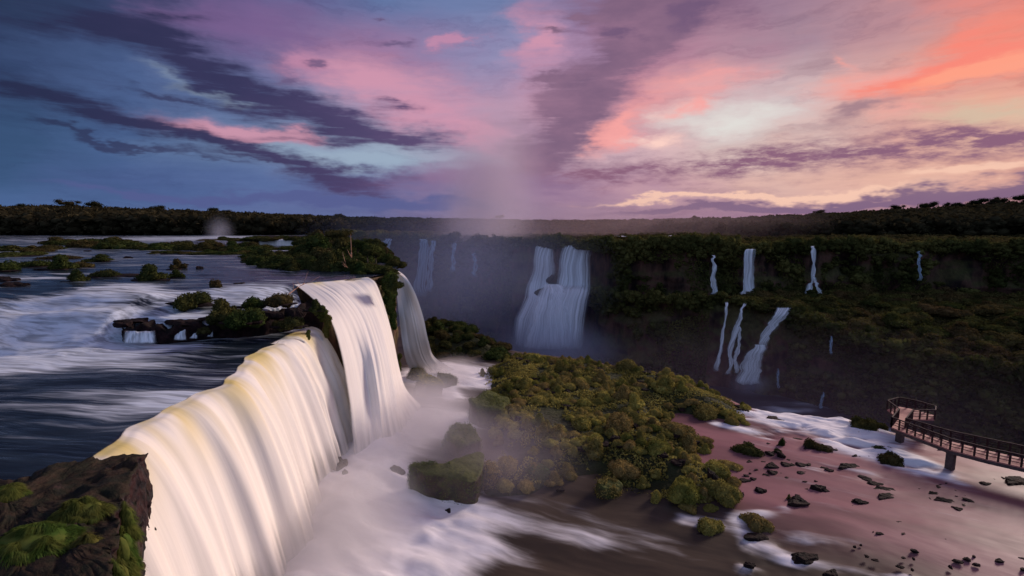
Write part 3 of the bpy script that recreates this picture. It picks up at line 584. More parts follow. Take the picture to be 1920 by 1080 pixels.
# ------------------------------------------------------------------ rocks
def rock_arr(seed, sub=3, rough=.35, flat=.3):
    v, f = ICO[sub]; r = np.random.default_rng(seed+100); N = r.normal(size=(15, 3)); N /= np.linalg.norm(N, axis=1)[:, None]; d0 = r.uniform(.55, .98, 15); N[0] = [.12, -.1, .98]; d0[0] = .55
    q = v@N.T; rad = np.min(np.where(q > .08, d0/np.maximum(q, .08), 9), axis=1); rad = np.minimum(rad, 1.25)
    V = v*(rad*(1+rough*.35*fbm(v*3+seed*3.1, 4, seed)))[:, None]; V[:, 2] = np.where(V[:, 2] > 0, V[:, 2], V[:, 2]*flat); return V, f
ROCKS = [mesh('rock', *rock_arr(k, 4, .6), M['dark_rock'], link=False).data for k in range(7)]
for k, me in enumerate(ROCKS):
    me.name = 'rock'
    for p in me.polygons: p.use_smooth = False
def rock(px, py, wpx, hpx, z, label, group, rot=0, k=None, mat=None, cat='rock', name='rock'):
    P = W(px, py, z); s = np.linalg.norm(P-[0, 0, CZ])/F/1.02*(ray(px, py)[1]/1)**0
    o = bpy.data.objects.new(name, ROCKS[(k if k is not None else int(px*7+py)) % len(ROCKS)]); COL.objects.link(o)
    wx = wpx*P[1]/F/2; wz = hpx*P[1]/F
    o.location = P+np.array([0, wx*.25, 0]); o.scale = (wx*1.05, wx*.5+wz*.3, max(.16, wz*1.05)); o.rotation_euler = (0, 0, rot)
    if mat:
        pass
    return tag(o, label, cat, group)
LR = 0.
G = 'dark rocks in the lower river'
for (px, py, wp_, hp, lab) in [
 (1498,948,46,20,'dark boulder with a few shrubs on top, midway across the pink shallows'),
 (1430,925,30,13,'long wet rock off the right shore of the shrub island'),(1390,932,24,14,'wet rock just off the tip of the shrub island'),
 (1395,905,26,9,'flat rock close to the right-hand shrubs of the island'),(1408,884,10,4,'tiny stub of rock by the island shore'),
 (1448,878,30,12,'upper of two stacked oval rocks in the shallows'),(1452,890,28,10,'lower of two stacked oval rocks in the shallows'),
 (1480,876,34,10,'flat dark reef left part, middle of the shallows'),(1508,876,34,9,'flat dark reef right part, middle of the shallows'),
 (1503,891,26,8,'small flat rock just below the dark reef'),(1545,880,14,6,'small stone right of the dark reef'),(1557,886,16,9,'round stone right of the dark reef'),
 (1590,880,38,13,'humped dark rock under the rapids'),(1538,921,26,16,'square dark block alone in the pink shallows'),
 (1625,902,26,9,'first of the slanting chain of rocks in mid river'),(1640,912,32,10,'second of the slanting chain of rocks in mid river'),(1658,922,34,11,'third of the slanting chain of rocks in mid river'),(1660,936,36,12,'largest and lowest rock of the slanting chain'),
 (1612,947,30,14,'lone dark rock left of the slanting chain'),(1604,920,8,4,'pebble-sized rock above the lone dark rock'),
 (1767,917,28,8,'slim rock farthest up the right-hand cluster'),(1750,929,18,10,'upright stone at the left of the right-hand cluster'),(1770,943,30,12,'broad low rock in the right-hand cluster'),
 (1796,936,12,8,'small stone in the middle of the right-hand cluster'),(1818,944,20,11,'round rock at the right of the right-hand cluster'),(1812,952,18,8,'rock tucked under the round one of the right-hand cluster'),
 (1800,960,28,12,'long rock at the foot of the right-hand cluster'),(1832,973,24,9,'outlying wedge of rock below the right-hand cluster'),(1748,960,16,6,'small ragged rock left of the right-hand cluster'),
 (1782,1003,36,16,'left half of the big ragged reef at the lower right'),(1812,1008,46,14,'middle of the big ragged reef at the lower right'),(1835,1025,32,14,'tail of the big ragged reef at the lower right'),
 (1918,968,16,10,'dark stone cut by the right edge of the view'),(1890,1042,40,10,'slanting half-sunk rock with white water above it, far lower right'),
 (1420,1015,50,14,'slanting slab breaking the white cascade, lower centre right'),(1470,1003,24,9,'small dark wedge left of the pale ripples'),
 (1510,1052,54,14,'long dark slab in the lowest white rapids'),(1560,1082,34,16,'dark rock cut by the bottom edge of the view'),
 (1405,1062,20,10,'small dark stone in the lowest cascade'),(1560,846,28,11,'round dark rock in the middle of the rapids'),(1460,790,40,8,'sliver of rock in the upper rapids near the rim'),
 (1530,797,22,5,'low sliver of rock in mid rapids near the rim'),(1500,828,36,5,'thin dark bar between the two shrub tufts'),(1414,809,10,5,'stone on the white edge of the pool'),
 (1447,855,26,12,'rock beside the small tuft in the shallows'),(1465,860,14,18,'short upright rock below the small tuft'),(1482,867,12,6,'pebble below the small tuft'),
 (1052,920,18,9,'small black stone in front of the shrub island'),(1848,912,26,10,'dark rock beyond the pier'),(1905,908,50,14,'green-brown shelf of rock at the right edge under the walkway'),
 (1630,880,18,6,'flat stone below the rapids'),(1610,858,24,8,'dark stone beside the paired tufts'),(1660,870,20,8,'stone at the foot of the bushy rock by the walkway'),(1345,930,30,60,'dark spur of rock at the tip of the island shore'),
 (1350,965,12,5,'stone in the small cascade below the island')]:
    rock(px, py, wp_, hp, -.15-.3*(py > 960), lab, G, rot=.3*math.sin(px))
G = 'small stones strewn over the shallow lower river'
for i in range(150):
    px = rng.uniform(1390, 1930); py = rng.uniform(830, 1075)-.0*px
    if py < 800+(px-1400)*.12 or (px < 1600 and py > 960): continue
    rock(px, py, rng.uniform(5, 17), rng.uniform(3, 7), -.12, 'tiny dark stone breaking the shallow pink water', G, rot=rng.uniform(-.6, .6))
G = 'boulders at the foot of the falls'
for (px, py, wp_, hp, lab, z) in [
 (700,852,40,10,'low black rock in the foam, nearest the tall white fall',-.4),(716,860,26,8,'second low black rock in the foam below the tall white fall',-.4),(745,895,34,22,'rounded rock half veiled by foam left of the mossy block',-.6),
 (720,872,24,7,'small dark rock in the foam between two larger ones',-.5),(635,880,26,34,'pointed rock showing behind the narrow pinkish curtain',-.5),(648,902,18,24,'smaller pointed rock by the narrow pinkish curtain',-.6),
 (722,928,30,9,'flat rock washed by foam, left of centre',-.8),(850,965,36,7,'half-sunk rock in the swirling water below the mossy block',-1),(690,880,26,9,'rock glazed by foam at the curtain foot',-.6)]:
    rock(px, py, wp_, hp, z, lab, G)
G = 'rocks in the upper river'
for (px, py, wp_, hp, lab, z) in [
 (30,540,60,16,'broad dark rock at the left edge of the upper river',15.8),(5,530,40,16,'dark rock cut by the left edge, upper river',15.8),(150,562,60,17,'dark slab at the head of the left rapids',15.2),(120,560,40,14,'left shoulder of the dark slab at the head of the rapids',15.2),
 (86,566,12,8,'small stone in the left rapids',14.9),(248,570,26,20,'black rock splitting the small cascade, left one',14.4),(285,568,30,28,'black rock splitting the small cascade, right one',14.4),(130,576,20,6,'low stone in white water of the left rapids',14.6),
 (238,485,18,6,'small rock alone in the smooth upper river',16),(165,472,12,4,'pebble-like rock far up the river',16),(350,498,10,5,'small rock near the tall-stemmed bush',16),(375,505,16,9,'reddish pointed rock in mid upper river',16),
 (230,520,90,8,'long dark bar of rock in the upper river',16),(180,535,34,5,'low dark bar left of the main cascade',15.9),(580,508,18,5,'small black rock in the smooth water before the lip',16),(420,478,20,4,'low rock in the far channel',16),(305,478,14,4,'small low rock in the far channel',16),
 (60,556,50,10,'long dark ledge left of the slab at the rapids head',15.4),(215,552,44,12,'dark ledge just left of the main chute',15.4),(262,556,40,16,'jagged rock between the two small chutes',15.2),(310,556,36,16,'jagged rock beside the right small chute',15.2),(300,600,50,9,'wet slab in the pool below the small chutes',13.9),(345,606,60,9,'wet slab before the wide leafy bush',13.9),(222,592,30,10,'wet knob at the side of the cascade',13.9),
 (335,583,50,14,'dark rock under the round bush',14.4),(250,605,60,10,'flat wet rock below the small cascade',13.9),(232,612,30,14,'dark knob at the corner of the ledge',13.8),(232,638,26,10,'small black boulder under the ledge',12.2),(330,636,36,10,'black slab at the foot of the ledge',12.1),
 (450,535,20,8,'rock on the small terrace lip',15.9),(530,548,18,18,'reddish rock at the end of the terrace',15.2),(10,635,24,10,'dark rock at the left edge in white water',12.3),(510,595,34,16,'reddish block between the shrubs of the ledge',14),(555,592,34,22,'dark block at the ledge end by the fall',14)]:
    rock(px, py, wp_, hp, z-.1, lab, G)
# mesas: closed rock bodies from an outline
def mossy(o, n, size, lo=.15, seed=0):
    me = o.data; co = np.zeros(len(me.vertices)*3, np.float32); me.vertices.foreach_get('co', co); co = co.reshape(-1, 3)*np.array(o.scale)
    nn = np.zeros(len(me.vertices)*3, np.float32); me.vertex_normals.foreach_get('vector', nn); nn = nn.reshape(-1, 3)
    i = np.where(nn[:, 2] > lo)[0]; r = np.random.default_rng(seed); i = r.choice(i, n); P = co[i]+r.normal(0, .12, (n, 3)); ok = fbm(P*.9+seed, 3, seed) > -.25
    Vl, Fl = leaves(P[ok], nn[i][ok], size, .8); mesh('moss_cover', Vl, Fl, M['grass'] if seed % 2 else M['shrub'], o)
def mesa(name, poly, ztop, zbot, mat, rough=.4, freq=.6, seed=0, n=120, dome=.0, side=16, taper=.0, struct=False, label=None, cat=None, group=None):
    P = np.array(poly, float); n_ = len(P); Pc = np.concatenate([P[-1:], P, P[:2]]); B = cr(np.concatenate([P, P[:1]]), n+1)[:-1]
    c = B.mean(0); rows = []; rs = np.linspace(.02, 1, 22)
    zt = ztop if callable(ztop) else (lambda x, y: ztop+0*x)
    for r in rs:
        q = c+(B-c)*r; rows.append(V3(q[:, 0], q[:, 1], zt(q[:, 0], q[:, 1])+dome*(1-r**3)))
    for s in np.linspace(0, 1, side)[1:]:
        q = c+(B-c)*(1+taper*s); z0 = zt(B[:, 0], B[:, 1]); rows.append(V3(q[:, 0], q[:, 1], z0+(zbot-z0)*s))
    A = np.array(rows); Q = A.reshape(-1, 3)
    dn = np.stack([fbm(Q*freq, 4, seed), fbm(Q*freq+9, 4, seed+1), fbm(Q*freq+5, 4, seed+2)], -1)*rough
    Q = Q+dn; o = mesh(name, Q, gridf(len(A), n, True), mat)
    return tag(o, label, cat, group, 'structure' if struct else None)
# foreground ledge
poly = [W(x, y, 12.2)[:2] for x, y in [(-900,905),(-300,925),(0,905),(70,888),(140,872),(205,858),(262,852),(268,866),(252,893),(228,945),(216,1000),(206,1060),(190,1130),(120,1170),(-100,1140),(-900,1150)]]
mesa('rock_ledge', poly, lambda x, y: 12.35+.25*sst(-19, -24, x)*0+.1*np.sin(x*2), -3, M['ledge_rock'], .36, 1.7, 3, 420, side=90, taper=.0, label='dark red-brown rock ledge with grass clumps at the brink of the nearest fall', cat='rock ledge')
# ledge of the small inner falls
poly = [W(x, y, 13)[:2] for x, y in [(228,628),(300,628),(400,620),(480,612),(560,600),(600,592),(596,560),(560,556),(480,560),(380,575),(300,590),(240,600)]]
mesa('rock_shelf', poly, lambda x, y: 13.7+.25*np.sin(x*1.7)+.2*np.sin(x*4.1+y), 11, M['dark_rock'], .65, .8, 6, 260, label='dark wet rock shelf carrying shrubs and tiny falls', cat='rock shelf')
# big mossy boulders near the fall foot
poly = [W(x, y, z)[:2] for x, y, z in [(770,905,0),(800,918,0),(850,928,0),(888,936,0),(903,912,0),(903,846,1.9),(868,850,1.9),(820,872,1.7),(775,885,1.2)]]
mossb = mesa('mossy_block', poly, lambda x, y: 1.7+0*x, -2, M['moss_rock'], .32, .8, 9, 160, dome=.25, label='large flat-topped mossy block left of the shrub island, in front', cat='boulder'); mossy(mossb, 9000, .13, -.1, 1)
for (px, py, wp_, hp, z, lab, sd_) in [(922,800,96,62,0,'tall round mossy boulder with a bare red-brown crown',3),(862,855,90,62,0,'smooth boulder ghostly in the mist behind the mossy block',5),(920,918,44,50,-.4,'dark mossy rock just right of the flat-topped block',8),
   (1010,905,44,36,-.4,'shrub-capped rock at the front left of the island',1),(1148,940,52,44,-.6,'pointed rock with a mossy right flank at the front shore',2),(800,745,66,44,0,'mossy rock mound right of the tall white fall',4),(780,712,50,26,0,'grey ribbed rock right below the arching fall',6),(838,725,50,24,0,'low rock between two white rills right of the falls',7)]:
    P = W(px, py, z); v, f = rock_arr(sd_*3+1, 4, .3, .5)
    wx = wp_*P[1]/F/2; o = mesh('boulder', v*np.array([wx, wx*.9, hp*P[1]/F*1.25]), f, M['moss_rock']); o.location = P+np.array([0, wx*.5, 0])
    tag(o, lab, 'boulder', 'boulders around the shrub island'); mossy(o, 3500, .15, -.05, sd_)

# ------------------------------------------------------------------ shrubs
def lumps(n, seed, tall=1.):
    r = np.random.default_rng(seed); m = seed % 3; L = [(0, 0, .15, (.85, .6, .95)[m], (.8, .6, .7)[m], (.75, 1.05, .5)[m]*tall)]
    if m == 1: L.append((.1, .05, .8, .42, .4, .5*tall))
    if m == 2: L += [(.75, .2, .0, .55, .5, .38*tall), (-.7, -.25, .05, .5, .55, .45*tall)]
    for k in range(n-1):
        a = r.uniform(0, 6.28); d = r.uniform(.45, .8); s = r.uniform(.35, .6); L.append((d*math.cos(a), d*math.sin(a), r.uniform(-.05, .3), s, s, s*r.uniform(.8, 1.1)*tall))
    return L
SHRUB = [mesh('mossy_shrub', *blob_leaves(lumps(3+k % 4, k, .85+.1*(k % 3)), 3800, .12, .9, .8, .26, 2, k), M['shrub'], smooth=True, link=False).data for k in range(9)]
BUSH = [mesh('bush', *blob_leaves(lumps(5+k % 4, 50+k, .9), 2600, .15, .84, 1.0, .25, 2, k+50), M['bush'], link=False).data for k in range(6)]
def put(meshes, name, P, s, label, cat, group, k=None, rz=None):
    o = bpy.data.objects.new(name, meshes[(k if k is not None else rng.integers(99)) % len(meshes)]); COL.objects.link(o)
    o.location = P; o.scale = s if np.ndim(s) else (s, s, s); o.rotation_euler = (0, 0, rng.uniform(0, 6.28) if rz is None else rz); return tag(o, label, cat, group)
ISL = np.array([W(x, y, 0)[:2] for x, y in [(905,690),(955,668),(1060,678),(1180,692),(1290,718),(1380,748),(1412,775),(1395,798),(1335,792),(1285,783),(1255,788),(1262,805),(1318,815),(1335,840),(1310,862),(1372,875),(1385,905),(1365,930),(1340,955),(1290,958),(1230,935),(1180,930),(1120,905),(1060,905),(1000,915),(925,912),(900,880),(930,850),(900,810),(885,775),(900,735)]])
ISL2 = np.array([W(x, y, 0)[:2] for x, y in [(790,612),(840,610),(900,632),(950,655),(940,672),(900,668),(850,668),(800,672),(770,660)]])
def inside(poly, x, y):
    c = np.zeros(np.shape(x), bool); j = len(poly)-1
    for i in range(len(poly)):
        xi, yi = poly[i]; xj, yj = poly[j]
        c ^= ((yi > y) != (yj > y)) & (x < (xj-xi)*(y-yi)/(yj-yi+1e-12)+xi); j = i
    return c
def pdist(poly, x, y):
    d = np.full(np.shape(x), 1e9)
    for i in range(len(poly)): d = np.minimum(d, segd(x, y, poly[i-1], poly[i]))
    return np.where(inside(poly, x, y), d, -d)
def isl_z(poly, x, y, h=1.8): return h*sst(-.8, 6, pdist(poly, x, y))-.35+.45*fbm(V3(x*.25, y*.25, 0), 3, 80)*sst(-1, 2, pdist(poly, x, y))-1.2*sst(-.3, -2.5, pdist(poly, x, y))
for nm, poly, h in (('island', ISL, 1.9), ('island_far', ISL2, 2.6)):
    x0, y0 = poly.min(0)-3; x1, y1 = poly.max(0)+3; gx, gy = np.meshgrid(np.linspace(x0, x1, 170), np.linspace(y0, y1, 170), indexing='ij')
    gy = np.minimum(gy, yedge(gx)-.2)
    tag(mesh(nm, V3(gx, gy, isl_z(poly, gx, gy, h)).reshape(-1, 3), gridf(170, 170), M['soil']), kind='structure')
def scatter(poly, n, rmin, tries=40000):
    x0, y0 = poly.min(0); x1, y1 = poly.max(0); pts = []
    for _ in range(tries):
        x, y = rng.uniform(x0, x1), rng.uniform(y0, y1)
        if not inside(poly, np.array(x), np.array(y)): continue
        rr = rmin(x, y)
        if all((x-a)**2+(y-c)**2 > (.5*(rr+q))**2 for a, c, q in pts): pts.append((x, y, rr))
        if len(pts) >= n: break
    return pts
pts = scatter(ISL, 400, lambda x, y: rng.choice([1.1, 1.5, 2.1, 2.9], p=[.34, .30, .22, .14]))
pts = [p for p in pts if p[1] < yedge(p[0])-.3 and fbm(V3(np.array(p[0]*.22), np.array(p[1]*.22), np.array(3.)), 3, 77) < .10]
pts.sort(key=lambda p: -p[2]/p[1])
def zone(x, y):
    px = 960+x/y*F
    if px > 1290 and y > 60: return 'on the bright right-hand tip of the island'
    if y > 70: return 'along the far crest of the island above the gorge'
    if y < 50: return 'on the front shore of the island'
    if px < 1090: return 'in the misty left part of the island'
    return 'in the middle of the island'
SHP = []
rr = rng.choice(len(pts), 100)
for i in rr[:70]:
    x, y = pts[i][0]+rng.uniform(-.9, .9), pts[i][1]-pts[i][2]*.55
    if inside(ISL, np.array(x), np.array(y)):
        o = bpy.data.objects.new('rock', ROCKS[i % 7]); COL.objects.link(o); q = rng.uniform(.25, .6); o.location = (x, y, float(isl_z(ISL, np.array(x), np.array(y), 1.9))+.15); o.scale = (q*1.3, q, q*.9); o.rotation_euler = (0, 0, rng.uniform(0, 6))
        tag(o, 'small dark rock showing between the shrubs of the island', 'rock', 'small rocks among the shrubs of the island')
for i, (x, y, r) in enumerate(pts[:288]):
    z = float(isl_z(ISL, np.array(x), np.array(y), 1.9)); s = r*.57; tall = rng.uniform(.75, 1.3)
    big = ('large ' if r > 2 else 'small ' if r < 1.2 else '')
    SHP.append(put(SHRUB, 'mossy_shrub', (x, y, z+.1), (s, s, s*tall), big+'rounded olive shrub '+zone(x, y), 'shrub', big+'rounded olive shrubs '+zone(x, y)))
for px, py, wp_, hp, lab in [(1067,695,30,38,'tall upright dome of moss, highest on the far crest'),(1045,720,44,46,'broad mossy cone left on the island crest'),(1240,705,34,26,'pale-tipped shrub on the crest right of centre'),(1188,740,40,40,'dark pointed mound right of the island centre'),(975,672,34,26,'dark mound at the far left crest of the island'),(1140,790,50,40,'heavy mossy mound at the island centre'),(1205,785,60,36,'wide double mound right of the island centre'),(1230,840,60,46,'large mound low on the right half of the island'),(1170,865,56,44,'big pale dome near the front of the island'),(1280,900,60,60,'tall clump at the front right corner of the island'),(1355,905,64,54,'twin-topped olive clump at the right front tip')]:
    P = W(px, py+hp*.4, .6); s = wp_*P[1]/F*.5
    put(SHRUB, 'mossy_shrub', P, (s, s, hp*P[1]/F*.62), lab, 'shrub', 'landmark shrubs of the island')
# low undergrowth on the island: one mass
parts = []
gx = rng.uniform(ISL[:, 0].min(), ISL[:, 0].max(), 90000); gy = rng.uniform(ISL[:, 1].min(), ISL[:, 1].max(), 90000)
dd_ = pdist(ISL, gx, gy); ok = (dd_ > .6) & (gy < yedge(gx)-.3) & (fbm(V3(gx*.6, gy*.6, 0), 3, 90) > -.15); gx, gy = gx[ok], gy[ok]; gz = isl_z(ISL, gx, gy, 1.9)+rng.uniform(0, .3, len(gx))
Vl, Fl = leaves(V3(gx, gy, gz), np.tile([0, 0, 1.], (len(gx), 1)), .26, .9)
tag(mesh('ground_cover', Vl, Fl, M['shrub']), 'low creeping plants between the shrubs of the island', 'ground cover', kind='stuff')
pts = scatter(ISL2, 60, lambda x, y: rng.choice([2.2, 3., 3.8]))
for x, y, r in pts:
    if y < yedge(x)-.3:
        z = float(isl_z(ISL2, np.array(x), np.array(y), 2.6)); put(BUSH, 'bush', (x, y, z+.2), (r*.56, r*.56, r*.5), 'dark green bush on the far islet beyond the arching fall', 'bush', 'dark bushes on the far islet beyond the arching fall')
for px, py, wp_, hp, lab in [(1407,856,48,30,'oblong leafy tuft standing in the pink shallows off the island'),(1468,838,14,26,'small upright tuft on the edge of the foam'),(1459,852,16,16,'short tuft on a rock below the upright tuft'),(1520,842,26,28,'taller left end of the leafy bar in the rapids'),(1542,846,34,20,'low right end of the leafy bar in the rapids'),
  (1660,850,30,18,'upper of the paired round tufts left of the walkway'),(1674,872,42,30,'lower and larger of the paired round tufts left of the walkway'),(1625,812,44,40,'big dark bush on the rim just left of the viewing platform'),(1650,808,34,26,'dark bush under the corner of the viewing platform'),
  (1333,1003,56,36,'dark mossy tuft sitting in the cascade below the island'),(1423,996,56,46,'shrubby boulder splitting the cascade, topped with two round tufts'),(1375,800,26,24,'pair of round tufts at the white edge of the pool'),(1322,945,36,30,'olive tuft at the end of the island spur'),
  (1480,938,10,12,'tiny left sprout on the boulder in the shallows'),(1488,940,10,10,'tiny middle sprout on the boulder in the shallows'),(1497,942,12,12,'tiny right sprout on the boulder in the shallows'),(1372,880,40,16,'low fringe shrub at the right tip of the island'),(1330,785,60,30,'dense shrub mass hanging over the right pool')]:
    z = -.1 if py < 960 else -.5
    P = W(px, py, z); s = wp_*P[1]/F*.5
    put(SHRUB if py > 900 or px < 1400 else BUSH, 'bush', P+np.array([0, s*.5, s*.1]), (s, s*.9, hp*P[1]/F*.75), lab, 'bush', 'bushes rooted on rocks in the lower river')
    if py > 980 or (1500 < px < 1700): rock(px, py+3, wp_*1.05, hp*.35, z-.1, 'dark base rock under the '+' '.join(lab.split()[:9]), 'rocks under the river bushes')

# upper river bushes
G = 'bushes on the islets of the upper river'
ub = [(352,572,66,46,15.0,'round olive bush above the small cascade'),(405,545,28,42,15.6,'tall narrow bush behind the round olive one'),(410,600,60,44,14.1,'wide leafy bush on the shelf, left half'),(450,606,76,52,14.0,'largest bush on the wet shelf'),(470,575,50,26,14.8,'low brown-green bush behind the shelf'),(515,570,56,30,15,'bushy cushion at the right of the shelf'),(540,612,50,26,13.2,'bright moss cushion at the shelf edge'),(520,614,26,26,13,'small moss lump hanging over the shelf edge'),(465,612,26,24,13,'yellow-green moss cushion under the largest bush'),(590,582,36,22,14.6,'dark bush beside the top of the tall white fall'),(380,625,20,18,13,'small mossy knob above the trickles'),
 (330,505,26,22,16,'thin tall-stemmed bush in mid river'),(328,520,28,16,16,'low bush below the thin tall-stemmed one'),(272,525,66,32,16,'broad bush on the long dark bar'),(190,520,46,26,16,'brownish bush on the long dark bar'),(140,528,40,24,16,'yellowish bush at the left of the bar'),(105,505,60,30,16,'bright green bush of the left islet'),(60,500,60,22,16,'grassy green patch on the left islet'),(150,502,40,18,16,'right shoulder of the left green islet'),(180,490,60,14,16,'dark low bush right of the green islet'),(10,508,40,30,16,'bush at the far left edge of the river'),(30,480,80,14,16,'flat brown scrub at the left edge'),(100,486,60,12,16,'flat brown scrub by the green islet'),
 (1,560,10,5,15,'')]
for px, py, wp_, hp, z, lab in ub[:-1]:
    P = W(px, py, z); s = wp_*P[1]/F*.5; put(BUSH, 'bush', P+np.array([0, s*.4, 0]), (s, s*.8, hp*P[1]/F*.75), lab, 'bush', G)
    o = rock(px, py+2, wp_*1.1, hp*.2, z-.12, 'dark islet rock under the '+' '.join(lab.split()[:8]), 'islet rocks under bushes')
def brow(x0, y0, x1, y1, n, w0, h0, lab, name='bush', z=16, meshes=None, jit=4, cat='bush'):
    for k in range(n):
        t = (k+.5)/n; px = x0+(x1-x0)*t+rng.uniform(-1, 1)*w0*.25; py = y0+(y1-y0)*t+rng.uniform(-1, 1)*jit; wp_ = w0*rng.uniform(.7, 1.4); hp = h0*rng.uniform(.6, 1.3)
        P = W(px, py, z); s = wp_*P[1]/F*.72; put(meshes or BUSH, name, P, (s, s, hp*P[1]/F*.8), lab, cat, lab)
brow(0,470,110,470,8,26,12,'low bush on the flat islet at the far left of the upper river',jit=3)
brow(100,459,300,468,12,32,18,'bush on the long islet reaching across the upper river',jit=3)
brow(300,464,480,472,13,32,18,'bush on the right half of the long islet',jit=3)
brow(280,474,470,476,9,22,8,'scrub along the near shore of the long islet',jit=2)
brow(390,450,480,452,5,24,6,'far scrub in front of the small spray column',jit=1)
brow(120,452,240,455,6,26,8,'scrub on the far side of the long islet',jit=1)
brow(485,492,560,505,9,34,24,'low bush at the left of the driftwood islet',jit=4)
brow(480,482,600,485,8,34,18,'bush at the back left of the driftwood islet',jit=3)
brow(560,500,700,512,13,36,30,'leafy bush on the shore of the driftwood islet',jit=4)
brow(570,480,700,492,12,40,36,'tall bush crowning the driftwood islet',jit=4)
brow(690,505,735,512,5,24,18,'bush at the right end of the driftwood islet',jit=2)
brow(715,520,742,540,4,20,24,'green clump overhanging the headland between the falls',jit=2,z=15)
brow(672,446,712,468,9,22,14,'shrub along the gorge rim behind the driftwood islet',jit=2)
brow(708,468,744,502,9,20,18,'shrub on the gorge rim beside the driftwood islet',jit=2)
brow(566,462,650,464,9,26,22,'bushy scrub right of the distant broad white fall',jit=3,z=16)
brow(440,464,486,470,5,24,14,'bushy scrub left of the distant broad white fall',jit=3)
brow(470,449,575,449,8,22,9,'low scrub on top of the distant rock terrace',jit=1,z=17.8)
brow(575,455,640,458,6,30,20,'bushes between the distant fall and the driftwood islet',jit=2)
brow(478,468,575,466,8,26,12,'scrub at the foot of the distant broad white fall',jit=1)
# trees of the islet
def tree(P, h, r, label, group, k=0, flat=.5, mat='bush'):
    t = empty('tree', P, rng.uniform(0, 6.28)); tag(t, label, 'tree', group)
    path = [(0, 0, -.5), (.06*h*rng.uniform(-1, 1), .05*h*rng.uniform(-1, 1), h*.4), (.08*h*rng.uniform(-1, 1), .08*h*rng.uniform(-1, 1), h*.75)]
    parts = [tube(cr(path, 7), np.linspace(.06*r+.08, .04, 7))]
    for q in range(4):
        a = rng.uniform(0, 6.28); parts.append(tube([(0, 0, h*.5), (r*.4*math.cos(a), r*.4*math.sin(a), h*.68), (r*.7*math.cos(a), r*.7*math.sin(a), h*.82)], [.07, .05, .02], 5))
    mesh('trunk', *merge(parts), M['bark'], t)
    L = [(0, 0, h*.82, r*.6, r*.6, r*flat*.6)]
    for q in range(7):
        a = rng.uniform(0, 6.28); d = rng.uniform(.3, .75)*r; s = rng.uniform(.25, .45)*r; L.append((d*math.cos(a), d*math.sin(a), h*rng.uniform(.66, .95), s, s, s*flat*1.3))
    mesh('crown', *blob_leaves(L, 2200, .17*r**.5, .7, 1.1, .35, 1, k+200, flat=-.9), M[mat], t); return t
for k, (px, py, wp_, hp, z, lab) in enumerate([(638,478,54,46,16,'domed tree standing highest on the driftwood islet'),(672,490,36,38,16,'dark tree right of the domed tree on the islet'),(690,500,26,34,16,'thin leaning tree at the gorge end of the islet'),(600,478,40,26,16,'low tree left of the domed tree on the islet'),(705,498,22,26,16,'small tree closest to the gorge on the islet')]):
    P = W(px, py, z); tree(P, hp*P[1]/F, wp_*P[1]/F*.5, lab, 'trees of the driftwood islet', k)
# hanging moss on the headland and ledge ends
for k, (px, py, wp_, hp, y, lab) in enumerate([(730,545,26,70,74.2,'curtain of hanging moss on the headland, upper part'),(735,590,18,60,73.5,'tongue of hanging moss on the headland, lower part'),(613,612,16,44,55.2,'strip of hanging moss left of the tall white fall, lower'),(606,592,20,24,56.5,'strip of hanging moss left of the tall white fall, upper'),(578,628,8,20,52.0,'small fern-green tuft on the lip beside the narrow curtain'),(748,680,9,36,70.,'lowest green strip beside the arching fall')]):
    P = D(px, py, y); L = []
    for q in range(7): L.append((rng.uniform(-.3, .3), 0, 1-q/3., .5*(1-.06*q), .5, .42))
    o = mesh('hanging_moss', *blob_leaves(L, 2600, .14, .85, .8, .3, 2, 300+k, flat=-1), M['grass']); o.location = P; o.scale = (wp_*y/F/1.1, wp_*y/F*.7, hp*y/F/2.8)
    tag(o, lab, 'moss', 'moss hanging beside the falls')

# ------------------------------------------------------------------ grass on the foreground ledge
def tuft(P, rx, ry, rz, n, L, label, seed, hang=0.):
    r = np.random.default_rng(seed); a = r.uniform(0, 6.28, n); d = np.sqrt(r.uniform(0, 1, n)); bx, by = d*np.cos(a), d*np.sin(a); lump = .62+.75*vn(V3(bx*3.4, by*3.4, seed+0*bx), seed)
    base = V3(bx*rx, by*ry, rz*(1-d**2)*lump-hang*d*rz); cl = (bx*3+8).astype(int)*9+(by*3+8).astype(int); ca_ = r.uniform(0, 6.28, 400)[cl]; od = V3(.6*bx+.75*np.cos(ca_)+r.normal(0, .3, n), .6*by+.75*np.sin(ca_)+r.normal(0, .3, n)-.3, 0*bx); bx = bx+0*cl; od /= np.linalg.norm(od, axis=1)[:, None]
    ln = L*r.uniform(.5, 1.3, n)[:, None]; up = np.array([0, 0, 1.]); sd_ = np.cross(od, up); wd = .010*r.uniform(.6, 1.6, n)[:, None]
    rowsV = []
    for t, ww in ((0, 1), (.4, .9), (.75, .6), (1, .05)):
        c = base+od*ln*(.15*t+.75*t*t)+up*ln*(.75*t-(.85+.5*hang)*t*t); rowsV += [c-sd_*wd*ww, c+sd_*wd*ww]
    V = np.stack(rowsV, 1).reshape(-1, 3); q = np.arange(n)[:, None]*8
    Fq = np.concatenate([q+np.array([[0, 1, 3, 2]]), q+np.array([[2, 3, 5, 4]]), q+np.array([[4, 5, 7, 6]])])
    v, f = ICO[3]; f4 = np.concatenate([f, f[:, :1]], 1); core = v*(1+.15*fbm(v*2, 3, seed))[:, None]*np.array([rx, ry, rz])*.72-[0, 0, rz*.12]
    V, Fq = np.concatenate([V, core]), None if False else np.concatenate([Fq[:, [0, 1, 2]], Fq[:, [0, 2, 3]], f+len(V)])
    o = mesh('grass_clump', V, Fq, M['grass']); o.location = P; return tag(o, label, 'grass clump', 'grass clumps on the foreground rock ledge')
